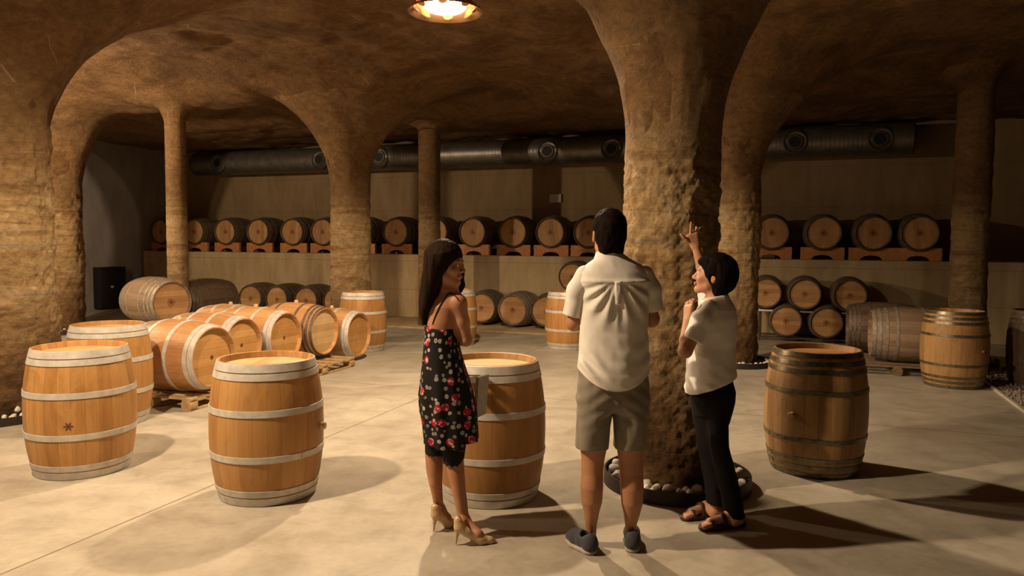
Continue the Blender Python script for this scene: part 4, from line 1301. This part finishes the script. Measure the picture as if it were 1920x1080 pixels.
    # sleeves to just above the elbow
    for sh, mid, hem in ((A.p(1098, 517), A.p(1084, 545, 0.0), A.p(1073, 592, 0.012)), (A.p(1206, 515), A.p(1218, 542, 0.0), A.p(1224, 582, 0.012))):
        lo = np.minimum(sh, hem) - 0.12; hi = np.maximum(sh, hem) + 0.12
        v = Vol(lo, hi, 0.005)
        v.cone(sh, mid, 0.057, 0.058, 0.02); v.cone(mid, lerp(mid, hem, 1.3), 0.058, 0.055, 0.02)
        m_, h_ = np.array(mid), np.array(hem); d = (h_ - m_) / np.linalg.norm(h_ - m_)
        v.warp(lambda X, Y, Z: 0.003 * fbm(X * 11, Y * 11, Z * 12, 12, 3))
        v.cut(lambda X, Y, Z: (X - h_[0]) * d[0] + (Y - h_[1]) * d[1] + (Z - h_[2]) * d[2])
        v.mesh('sleeve', SHIRT, root)
    # collar band and the hanger loop on the yoke
    v = Vol((-0.2, -0.2, 1.38), (0.2, 0.2, 1.62), 0.005)
    v.loft([A.ring(py, x0, x1, ry, cy) for py, x0, x1, ry, cy in [(486, 1113, 1174, 0.070, 0.004), (478, 1116, 1168, 0.066, 0.006), (470, 1118, 1166, 0.064, 0.010)]], 0.0)
    v.cut(lambda X, Y, Z: Z - (A.p(1142, 471)[2] - np.clip(Y, -0.1, 0.1) * 0.25))
    v.mesh('collar', SHIRT, root)
    # shorts
    v = Vol((-0.36, -0.3, 0.45), (0.36, 0.3, 1.05), 0.006)
    v.loft([A.ring(py, x0, x1, ry, cy) for py, x0, x1, ry, cy in [(845, 1079, 1141, 0.098, 0), (820, 1079, 1143, 0.103, 0), (780, 1080, 1147, 0.112, 0), (745, 1082, 1150, 0.116, 0), (715, 1087, 1150, 0.108, 0), (670, 1092, 1152, 0.100, 0)]], 0.01, 0, 2.3)
    v.loft([A.ring(py, x0, x1, ry, cy) for py, x0, x1, ry, cy in [(845, 1150, 1209, 0.098, 0), (820, 1150, 1212, 0.103, 0), (780, 1149, 1217, 0.112, 0), (745, 1147, 1218, 0.116, 0), (715, 1147, 1213, 0.108, 0), (670, 1146, 1208, 0.100, 0)]], 0.012, 0, 2.3)
    v.loft([A.ring(py, x0, x1, ry, cy) for py, x0, x1, ry, cy in [(768, 1090, 1210, 0.112, 0), (745, 1084, 1217, 0.122, -0.004), (715, 1088, 1212, 0.112, 0), (670, 1092, 1208, 0.102, 0)]], 0.03, 0, 2.3)
    v.warp(lambda X, Y, Z: 0.006 * fbm(X * 9, Y * 9, Z * 6, 8, 3) + 0.003 * np.sin((Z * 1.2 + np.abs(X) * 0.8) * 70) * np.clip((Z - 0.62) * 6, 0, 1) * 0.6)
    zl = A.p(1110, 838)[2]
    v.cut(lambda X, Y, Z: zl - 0.02 * (X > 0) * 0 - Z)
    v.cut(lambda X, Y, Z: Z - A.p(1110, 682)[2])
    v.mesh('shorts', SHORTS, root)
    # shoes
    def shoe(heel, toe):
        h_, t_ = np.array(heel, float), np.array(toe, float)
        d = t_ - h_; L = np.linalg.norm(d); d /= L; sd = np.array((-d[1], d[0], 0))
        lo = np.minimum(h_, t_) - 0.10; hi = np.maximum(h_, t_) + 0.10; lo[2] = -0.02; hi[2] = 0.18
        v = Vol(lo, hi, 0.005)
        up = np.array((0, 0, 1.0))
        v.path([h_ + up * 0.055 + d * 0.03, h_ + up * 0.055 + d * 0.09, h_ + up * 0.046 + d * (L * 0.62), t_ + up * 0.036 - d * 0.035], [0.040, 0.041, 0.042, 0.032], 0.02)
        v.cone(h_ + up * 0.04 + d * 0.03, h_ + up * 0.074 + d * 0.036, 0.040, 0.038, 0.02)
        v.cone(h_ + up * 0.074 + d * 0.115, h_ + up * 0.058 + d * 0.165, 0.030, 0.034, 0.02)
        v.cone(h_ + up * 0.13 + d * 0.062, h_ + up * 0.082 + d * 0.066, 0.036, 0.030, 0.006, op='sub')
        v.cut(lambda X, Y, Z: 0.018 - Z)
        s_ = v.mesh('shoe', CANVAS, root)
        v = Vol(lo, hi, 0.005)
        v.path([h_ + d * 0.035 + up * 0.012, h_ + d * 0.09 + up * 0.012, h_ + d * (L * 0.62) + up * 0.012, t_ - d * 0.04 + up * 0.012], [0.041, 0.041, 0.047, 0.037], 0.02)
        v.cut(lambda X, Y, Z: np.maximum(Z - 0.024, 0.001 - Z))
        v.mesh('sole', SOLE, s_)
        bm = bmesh.new()
        for q in range(3):
            c = h_ + up * (0.103 - 0.010 * q) + d * (0.128 + 0.022 * q)
            tube(bm, [c - sd * 0.024 - up * 0.012, c + up * 0.0, c + sd * 0.024 - up * 0.012], 0.0035, 6)
        bm_obj('laces', bm, CANVAS, s_)
    def fl(px, py): q = A.f(px, py); return q
    shoe(fl(1113, 1041), lerp(fl(1113, 1041), fl(1064, 1013), 1.0))
    h2 = fl(1186, 1037); shoe(h2, (h2[0] + 0.035, h2[1] + 0.275, 0))
build_man()

# ---------------- the woman in the floral dress, three-quarter from behind, looking over to the right
def build_woman():
    A = Pose(838, 1000)
    root = thing('person', 'person with long dark hair in black floral dress and nude heels', 'person', A.o)
    v = Vol((-0.32, -0.34, -0.02), (0.34, 0.42, 1.76), 0.0055)
    R = lambda L, k=0.02, yaw=0.0, p=2.0: v.loft([A.ring(*q) for q in L], k, yaw, p)
    # legs (left further away, right nearer)
    R([(760, 800, 842, 0.085, 0.06), (820, 799, 836, 0.072, 0.06), (850, 797, 831, 0.060, 0.06), (880, 799, 830, 0.056, 0.05), (905, 804, 829, 0.052, 0.05), (925, 809, 830, 0.042, 0.06), (945, 813, 831, 0.033, 0.07), (958, 814, 833, 0.035, 0.075)])
    R([(760, 835, 880, 0.085, -0.02), (820, 834, 873, 0.075, -0.03), (850, 833, 869, 0.062, -0.04), (885, 838, 871, 0.058, -0.06), (915, 846, 873, 0.054, -0.07), (940, 852, 876, 0.044, -0.08), (960, 856, 878, 0.035, -0.085), (978, 857, 880, 0.036, -0.09)])
    # feet in the shoes: heel high, instep down to the toe
    def foot(an, heel_f, toe_f):
        h_, t_ = np.array(heel_f, float), np.array(toe_f, float)
        d = t_ - h_; L = np.linalg.norm(d); d /= L
        hp = h_ + np.array((0, 0, 0.105)) + d * 0.012
        an = np.array(an)
        v.cone(an, hp + np.array((0, 0, 0.01)) + d * 0.015, 0.030, 0.026, 0.02)
        v.cone(an + d * 0.005, h_ + d * (L * 0.55) + np.array((0, 0, 0.055)), 0.029, 0.026, 0.02)
        v.cone(h_ + d * (L * 0.55) + np.array((0, 0, 0.052)), t_ - d * 0.06 + np.array((0, 0, 0.022)), 0.026, 0.020, 0.02)
        return h_, t_, d, L, hp
    fL = foot(A.p(824, 955, 0.072), A.f(813, 998), (A.f(813, 998)[0] + 0.125, A.f(813, 998)[1] + 0.13, 0))
    hR = A.f(855, 1022); fR = foot(A.p(869, 975, -0.088), hR, (hR[0] + 0.215, hR[1] + 0.035, 0))
    # trunk
    R([(800, 800, 886, 0.10, 0.0), (740, 796, 880, 0.11, 0), (690, 800, 870, 0.095, 0), (650, 802, 860, 0.085, 0), (605, 800, 862, 0.088, 0), (575, 803, 868, 0.080, 0), (556, 812, 862, 0.060, 0), (545, 824, 853, 0.045, 0)], 0.03)
    # shoulders
    v.cone(A.p(858, 566, -0.03), A.p(812, 568, 0.06), 0.045, 0.043, 0.04)
    v.cone(A.p(843, 555, 0.0), A.p(842, 520, 0.0), 0.047, 0.045, 0.03)
    # near (right) arm: hangs, elbow bent, forearm forward
    sh, el, wr = A.p(861, 570, -0.045), A.p(874, 638, -0.03), A.p(846, 636, 0.20)
    v.cone(sh, lerp(sh, el, 0.5), 0.043, 0.036, 0.025); v.cone(lerp(sh, el, 0.5), el, 0.036, 0.033, 0.02)
    v.cone(el, lerp(el, wr, 0.4), 0.033, 0.033, 0.01); v.cone(lerp(el, wr, 0.4), wr, 0.033, 0.022, 0.01)
    d = np.array(wr) - np.array(el)
    hand(v, wr, d + np.array((-0.12, 0, 0.0)), (-0.9, 0.2, -0.3), 1, (0.45, 0.5, 0.5, 0.55), 0.06, (0.7, 0.5), 0.9, 1)
    # far (left) arm folded in front, hidden by the trunk
    sh, el, wr = A.p(812, 572, 0.07), A.p(808, 640, 0.15), A.p(818, 652, 0.30)
    v.cone(sh, el, 0.040, 0.033, 0.03); v.cone(el, wr, 0.033, 0.022, 0.012)
    d = np.array(wr) - np.array(el)
    hand(v, wr, d, (0, -0.4, -1), 1, (0.4, 0.4, 0.45, 0.5), 0.06, (0.6, 0.3), 0.9, -1)
    # head
    hc = A.p(836, 496, 0.0)
    P, M = head_shape(v, hc, (1.0, -0.36, -0.05), (0.05, 0, 1), 0.96)
    v.cone(A.p(842, 548, 0.005), P(-0.02, 0, -0.06), 0.045, 0.047, 0.03)
    wb = v.mesh('body', SKIN_W, root)
    face_parts(P, M, root, 0.96, LIP)
    # long hair
    v = Vol((-0.30, -0.26, 1.02), (0.22, 0.26, 1.78), 0.005)
    v.ell(P(-0.014, 0, 0.047), np.array((0.110, 0.090, 0.102)) * 0.97, 0.01, M)
    v.loft([A.ring(py, x0, x1, ry, cy) for py, x0, x1, ry, cy in
            [(608, 791, 803, 0.030, 0.00), (590, 787, 808, 0.055, 0.0), (570, 786, 818, 0.075, 0.0), (545, 788, 828, 0.085, 0.0), (520, 791, 836, 0.092, 0.0), (495, 796, 842, 0.095, 0.0), (478, 802, 846, 0.088, 0.0)]], 0.05)
    # far side lock in front of the far shoulder
    v.path([P(0.040, -0.075, 0.05), P(0.050, -0.082, -0.04), P(0.055, -0.086, -0.12), P(0.05, -0.080, -0.17)], [0.026, 0.028, 0.026, 0.016], 0.02)
    v.ell(P(0.105, 0.0, -0.045), np.array((0.070, 0.064, 0.092)) * 0.95, 0.012, M, 'sub')
    v.warp(lambda X, Y, Z: 0.0035 * fbm(X * 40, Y * 40, Z * 5, 4, 3))
    v.mesh('hair', HAIR_B, root)
    # dress: bodice and skirt, slit hem at the right; lace slip below
    v = Vol((-0.34, -0.34, 0.42), (0.38, 0.36, 1.36), 0.0055)
    v.loft([A.ring(*q) for q in
            [(832, 795, 899, 0.150, 0), (800, 794, 896, 0.150, 0), (770, 789, 893, 0.148, 0), (740, 786, 887, 0.142, 0), (710, 788, 880, 0.132, 0), (680, 791, 871, 0.118, 0), (650, 794, 863, 0.105, 0), (625, 796, 859, 0.100, 0), (603, 796, 860, 0.096, 0), (590, 797, 861, 0.095, 0)]], 0.02)
    v.warp(lambda X, Y, Z: 0.006 * np.sin(np.arctan2(Y, X - 0.0) * 9 + 3 * Z) * np.clip((1.05 - Z) * 3, 0, 1) + 0.004 * fbm(X * 8, Y * 8, Z * 4, 6, 3))
    zt = A.p(820, 606)[2]; xb = A.p(826, 606)[0]
    v.cut(lambda X, Y, Z: Z - (zt + 0.03 * np.clip(Y * 10, -1, 1)))
    zh, zh2 = A.p(880, 824)[2], A.p(820, 838)[2]; xs_ = A.p(873, 824)[0]
    v.cut(lambda X, Y, Z: np.where(X > xs_, zh, zh2) - Z)
    v.mesh('dress', FLORAL, root)
    v = Vol((-0.30, -0.30, 0.36), (0.30, 0.32, 0.75), 0.0055)
    v.loft([A.ring(*q) for q in [(868, 798, 838, 0.095, 0.06), (840, 797, 842, 0.10, 0.055), (790, 796, 846, 0.11, 0.04)]], 0.01)
    v.loft([A.ring(*q) for q in [(868, 831, 869, 0.095, -0.03), (840, 830, 873, 0.10, -0.025), (790, 826, 880, 0.11, -0.01)]], 0.015)
    zs1, zs2 = A.p(815, 852)[2], A.p(850, 863)[2]; xm = A.p(831, 860)[0]
    v.cut(lambda X, Y, Z: np.where(X < xm, zs1, zs2) + 0.005 * np.sin(np.arctan2(Y, X) * 26) - Z)
    v.mesh('slip', LACE, root)
    # straps lying on the bare back
    from mathutils.bvhtree import BVHTree
    tree = BVHTree.FromPolygons([w.co[:] for w in wb.data.vertices], [tuple(f.vertices) for f in wb.data.polygons])
    def on_skin(px, py):
        e = Vector((0, 0, CAM_H)) - A.o; d = ray(px, py).normalized()
        h = tree.ray_cast(e, d)
        return h[0] - d * 0.002
    for line in ([(843, 549), (836, 556), (829, 566), (823, 577), (818, 588), (814, 598), (811, 608)], [(843, 549), (849, 552), (855, 556), (860, 563)]):
        bm = bmesh.new(); tube(bm, [on_skin(*q) for q in line], 0.0032, 8); bm_obj('strap', bm, LACE, root)
    # high heels
    def pump(h_, t_, d, L, hp):
        lo = np.minimum(h_, t_) - 0.07; hi = np.maximum(h_, t_) + 0.07; lo[2] = -0.01; hi[2] = 0.19
        v = Vol(lo, hi, 0.004); up = np.array((0, 0, 1.0))
        ball = h_ + d * (L * 0.62) + up * 0.024
        v.path([hp + d * 0.012 - up * 0.002, hp + d * 0.05 - up * 0.030, ball, t_ - d * 0.03 + up * 0.016, t_ + up * 0.010], [0.030, 0.029, 0.031, 0.020, 0.008], 0.015)
        v.cone(hp + d * 0.008, hp + d * 0.002 + up * 0.035, 0.031, 0.027, 0.015)
        # open top
        v.cone(hp + d * 0.03 + up * 0.075, ball - d * 0.01 + up * 0.055, 0.034, 0.034, 0.006, op='sub')
        # heel
        v.path([hp + d * 0.0 - up * 0.012, hp - d * 0.006 - up * 0.045, h_ + up * 0.008], [0.021, 0.0085, 0.0048], 0.012)
        v.cut(lambda X, Y, Z: 0.001 - Z)
        s_ = v.mesh('high_heel_shoe', NUDE, root)
    pump(*fL); pump(*fR)
    return A
WA = build_woman()
# the pale folded sheet she holds at her far side
q = WA.o + Vector(WA.p(902, 742, 0.10))
bm = bmesh.new()
add_box(bm, (0, 0, 0), (0.012, 0.13, 0.24), 0, 0.003)
add_box(bm, (0.009, 0.0, 0.0), (0.004, 0.125, 0.235), 0.03, 0.001)
o = bm_obj('folded_leaflet', bm, PAPER, None, angle=30); o.location = q; o.rotation_euler = (0, math.radians(4), math.radians(-28))
tag(o, 'pale folded leaflet held at the side of the woman in the floral dress', 'leaflet')

# ---------------- the woman in the white top, pointing up at the pillar
def build_lady():
    A = Pose(1345, 985)
    root = thing('person', 'person with short dark hair, white top and black trousers pointing up', 'person', A.o)
    v = Vol((-0.34, -0.36, -0.02), (0.30, 0.50, 1.86), 0.0055)
    R = lambda L, k=0.02, yaw=0.0, p=2.0: v.loft([A.ring(*q) for q in L], k, yaw, p)
    R([(720, 1304, 1342, 0.08, 0.05), (800, 1306, 1342, 0.075, 0.08), (860, 1316, 1346, 0.058, 0.08), (920, 1328, 1350, 0.042, 0.08), (950, 1333, 1352, 0.034, 0.08), (962, 1334, 1353, 0.034, 0.08)])
    R([(720, 1325, 1362, 0.085, -0.02), (800, 1330, 1364, 0.075, -0.04), (860, 1340, 1368, 0.058, -0.05), (920, 1358, 1380, 0.042, -0.05), (960, 1370, 1391, 0.034, -0.05), (978, 1372, 1393, 0.034, -0.05)])
    R([(740, 1306, 1360, 0.085, 0), (690, 1304, 1360, 0.085, 0), (640, 1302, 1368, 0.092, 0), (600, 1302, 1374, 0.095, 0), (575, 1310, 1370, 0.075, 0), (562, 1318, 1362, 0.055, 0)], 0.03)
    # near arm: elbow down, hand up at the collar
    sh, el, wr = A.p(1316, 594, -0.10), A.p(1285, 658, -0.15), A.p(1289, 602, -0.05)
    v.cone(sh, el, 0.038, 0.040, 0.02); v.cone(el, lerp(el, wr, 0.35), 0.040, 0.037, 0.01); v.cone(lerp(el, wr, 0.35), wr, 0.037, 0.025, 0.01)
    hand(v, wr, (0.10, 0.16, 0.72), (0.95, 0.5, -0.1), 1, (0.75, 0.8, 0.85, 0.9), 0.05, (0.75, 0.45), 0.92, 1)
    # far arm raised, hand open with pointing finger
    sh, el, wr = A.p(1328, 585, 0.13), A.p(1322, 520, 0.27), A.p(1305, 464, 0.27)
    v.cone(sh, el, 0.043, 0.038, 0.02); v.cone(el, lerp(el, wr, 0.35), 0.038, 0.035, 0.01); v.cone(lerp(el, wr, 0.35), wr, 0.035, 0.024, 0.01)
    w = np.array(wr); kn = np.array(A.p(1298, 441, 0.27))
    dh = kn - w; dh /= np.linalg.norm(dh)
    sd = np.array((-1.0, 0, -0.25)); sd -= dh * (sd @ dh); sd /= np.linalg.norm(sd)
    nn = np.cross(dh, sd); nn = nn if nn[1] > 0 else -nn
    for u in (-0.026, -0.009, 0.009, 0.026):
        v.cone(w + dh * 0.01 + sd * u * 0.6, kn + sd * u * 0.95, 0.016, 0.0145, 0.012)
    finger(v, kn + sd * 0.012, np.array(A.p(1300, 414, 0.25)) - kn, 0.084, 0.0088, nn, 0.04)          # index
    finger(v, kn - sd * 0.006, dh * 0.8 - sd * 0.15 + nn * 0.55, 0.074, 0.0088, nn, 0.55)
    finger(v, kn - sd * 0.020, np.array((0.25, 0.35, 0.8)), 0.066, 0.0086, nn, 0.40)
    finger(v, kn - sd * 0.030, np.array((0.5, 0.2, 0.75)), 0.052, 0.0080, nn, 0.30)
    tb = w + dh * 0.030 + sd * 0.022
    finger(v, tb, np.array(A.p(1274, 437, 0.24)) - tb, 0.092, 0.0112, nn, 0.06)
    # head: face turned left and away, chin up
    hc = A.p(1338, 519, 0.02)
    P, M = head_shape(v, hc, (-0.90, 0.34, 0.20), (0.20, -0.05, 1), 0.95)
    v.cone(A.p(1343, 566, 0.01), P(-0.025, 0, -0.06), 0.050, 0.050, 0.03)
    # feet in sandals
    def foot(an, heel, toe):
        h_, t_ = np.array(heel, float), np.array(toe, float); d = t_ - h_; L = np.linalg.norm(d); d /= L; sd = np.array((-d[1], d[0], 0)); up = np.array((0, 0, 1.0))
        an = np.array(an)
        v.cone(an, h_ + d * 0.035 + up * 0.058, 0.034, 0.028, 0.02)
        v.path([h_ + d * 0.03 + up * 0.050, h_ + d * 0.10 + up * 0.058, h_ + d * (L - 0.075) + up * 0.042], [0.028, 0.031, 0.026], 0.02)
        v.cone(an + d * 0.02 - up * 0.02, h_ + d * 0.12 + up * 0.066, 0.028, 0.028, 0.02)
        for i, (u, l) in enumerate(((0.030, 0.070), (0.014, 0.068), (0.0, 0.062), (-0.014, 0.054), (-0.027, 0.044))):
            b_ = h_ + d * (L - 0.085) + sd * u * 0.9 + up * 0.038
            v.cone(b_, b_ + d * l - up * 0.012, 0.014 if i else 0.015, 0.0085 if i else 0.012, 0.008)
        return h_, t_, d, L, sd
    fa = foot(A.p(1343, 956, 0.08), A.f(1352, 963), A.f(1277, 976))
    fb = foot(A.p(1382, 972, -0.05), A.f(1396, 983), A.f(1311, 995))
    v.mesh('body', SKIN_L, root)
    face_parts(P, M, root, 0.95, LIP)
    # short bobbed hair
    v = Vol((-0.24, -0.22, 1.25), (0.26, 0.30, 1.72), 0.005)
    v.ell(P(-0.020, 0, 0.052), np.array((0.112, 0.096, 0.100)) * 0.98, 0.01, M)
    v.ell(P(-0.058, 0, 0.00), np.array((0.080, 0.090, 0.098)) * 0.98, 0.04, M)
    v.cone(P(-0.055, 0.03, -0.085), P(-0.055, -0.03, -0.085), 0.036, 0.036, 0.03)
    v.ell(P(0.055, 0, 0.075), np.array((0.055, 0.075, 0.035)), 0.02, M)
    v.ell(P(0.112, 0, -0.030), np.array((0.085, 0.105, 0.088)), 0.012, M, 'sub')
    for q in (-1, 1): v.ell(P(0.004, 0.10 * q, -0.022), np.array((0.026, 0.03, 0.032)), 0.006, M, 'sub')
    v.warp(lambda X, Y, Z: 0.004 * fbm(X * 35, Y * 35, Z * 14, 4, 3))
    v.mesh('hair', HAIR_D, root)
    # white top
    v = Vol((-0.34, -0.36, 0.72), (0.30, 0.36, 1.46), 0.0055)
    v.loft([A.ring(*q) for q in
            [(742, 1284, 1380, 0.150, 0), (715, 1285, 1381, 0.148, 0), (685, 1288, 1378, 0.132, 0), (650, 1292, 1377, 0.118, 0), (620, 1296, 1380, 0.118, 0), (597, 1300, 1382, 0.112, 0), (580, 1306, 1379, 0.098, 0), (568, 1311, 1373, 0.078, 0), (558, 1317, 1366, 0.064, 0), (552, 1320, 1364, 0.058, 0)]], 0.02, 0, 2.2)
    def hemz(X):
        zl, zr = A.p(1288, 737)[2], A.p(1375, 704)[2]; xl, xr = A.p(1288, 737)[0], A.p(1375, 704)[0]
        return zl + (zr - zl) * np.clip((X - xl) / (xr - xl), -0.2, 1.2)
    def tcut(X, Y, Z):
        nk = Z - (A.p(1340, 556)[2] + (X - A.p(1340, 556)[0]) * 0.18)
        return np.maximum(hemz(X) - Z, nk)
    v.warp(lambda X, Y, Z: 0.005 * fbm(X * 8 + Z * 2, Y * 8, Z * 9, 2, 3) + 0.004 * np.sin((Z + 0.5 * X) * 85) * np.clip((A.p(1300, 690)[2] - Z) * 8, 0, 1) * np.clip((0.02 - X) * 10, 0, 1))
    v.cut(tcut)
    v.mesh('white_top', TSHIRT, root)
    for sh, mid, hem in ((A.p(1330, 580, -0.06), A.p(1315, 600, -0.10), A.p(1298, 640, -0.128)), (A.p(1335, 578, 0.06), A.p(1330, 568, 0.12), A.p(1326, 548, 0.18))):
        lo = np.minimum(sh, hem) - 0.12; hi = np.maximum(sh, hem) + 0.12
        v = Vol(lo, hi, 0.005)
        v.cone(sh, mid, 0.055, 0.059, 0.02); v.cone(mid, lerp(mid, hem, 1.3), 0.059, 0.058, 0.02)
        m_, h_ = np.array(mid), np.array(hem); d = (h_ - m_) / np.linalg.norm(h_ - m_)
        v.warp(lambda X, Y, Z: 0.003 * fbm(X * 11, Y * 11, Z * 12, 12, 3))
        v.cut(lambda X, Y, Z: (X - h_[0]) * d[0] + (Y - h_[1]) * d[1] + (Z - h_[2]) * d[2])
        v.mesh('sleeve', TSHIRT, root)
    v = Vol((-0.2, -0.2, 1.25), (0.25, 0.25, 1.48), 0.005)
    v.loft([A.ring(*q) for q in [(562, 1314, 1368, 0.068, 0.0), (554, 1318, 1364, 0.062, 0.0), (548, 1320, 1362, 0.060, 0.0)]], 0.0)
    v.cut(lambda X, Y, Z: Z - (A.p(1340, 555)[2] + (X - A.p(1340, 555)[0]) * 0.25))
    v.mesh('collar', TSHIRT, root)
    # black trousers
    v = Vol((-0.30, -0.32, 0.02), (0.32, 0.34, 1.02), 0.0055)
    v.loft([A.ring(*q) for q in [(952, 1325, 1358, 0.075, 0.08), (900, 1321, 1356, 0.078, 0.08), (850, 1312, 1354, 0.085, 0.08), (800, 1303, 1350, 0.098, 0.07), (750, 1294, 1348, 0.112, 0.05), (720, 1296, 1350, 0.100, 0.03), (690, 1299, 1350, 0.095, 0.02)]], 0.01)
    v.loft([A.ring(*q) for q in [(976, 1361, 1398, 0.078, -0.05), (930, 1354, 1389, 0.078, -0.05), (880, 1342, 1376, 0.082, -0.05), (830, 1330, 1364, 0.092, -0.04), (795, 1325, 1363, 0.100, -0.03), (755, 1322, 1374, 0.115, -0.02), (733, 1322, 1377, 0.116, -0.02), (710, 1322, 1371, 0.105, -0.01), (690, 1322, 1366, 0.095, -0.01)]], 0.02)
    v.loft([A.ring(*q) for q in [(780, 1306, 1362, 0.115, 0.01), (748, 1297, 1372, 0.122, 0.0), (720, 1297, 1369, 0.108, 0.0), (690, 1300, 1364, 0.095, 0.0)]], 0.03)
    v.warp(lambda X, Y, Z: 0.006 * fbm(X * 8, Y * 8, Z * 5, 9, 3))
    z1, z2 = A.p(1340, 942, 0.08)[2], A.p(1380, 966, -0.05)[2]
    xq = A.p(1359, 950)[0]
    v.cut(lambda X, Y, Z: np.where((X - xq) - (Z - z1) * -0.4 > 0, z2, z1) - Z)
    v.cut(lambda X, Y, Z: Z - hemz(X) - 0.07)
    v.mesh('trousers', TROUSER, root)
    for h_, t_, d, L, sd in (fa, fb):
        lo = np.minimum(h_, t_) - 0.07; hi = np.maximum(h_, t_) + 0.07; lo[2] = -0.01; hi[2] = 0.16
        up = np.array((0, 0, 1.0))
        v = Vol(lo, hi, 0.005)
        v.path([h_ + d * 0.03 + up * 0.012, h_ + d * (L * 0.6) + up * 0.012, t_ - d * 0.035 + up * 0.012], [0.036, 0.040, 0.036], 0.02)
        v.cut(lambda X, Y, Z: np.maximum(Z - 0.026, 0.001 - Z))
        s_ = v.mesh('sandal', LEATHER, root)
        def strap(f, z0_, w, r, hgt):
            bm = bmesh.new()
            pts = []
            for i in range(9):
                a = PI * i / 8
                pts.append(h_ + d * f + sd * (-math.cos(a) * w) + up * (z0_ + math.sin(a) * hgt))
            n0 = len(bm.verts)
            for off in (-0.008, 0.0, 0.008):
                tube(bm, [p + d * off for p in pts], r, 6)
            bm_obj('strap', bm, LEATHER, s_)
        strap(L - 0.075, 0.02, 0.043, 0.006, 0.040)
        strap(L * 0.52, 0.02, 0.040, 0.007, 0.068)
        strap(0.055, 0.055, 0.038, 0.006, 0.045)
build_lady()
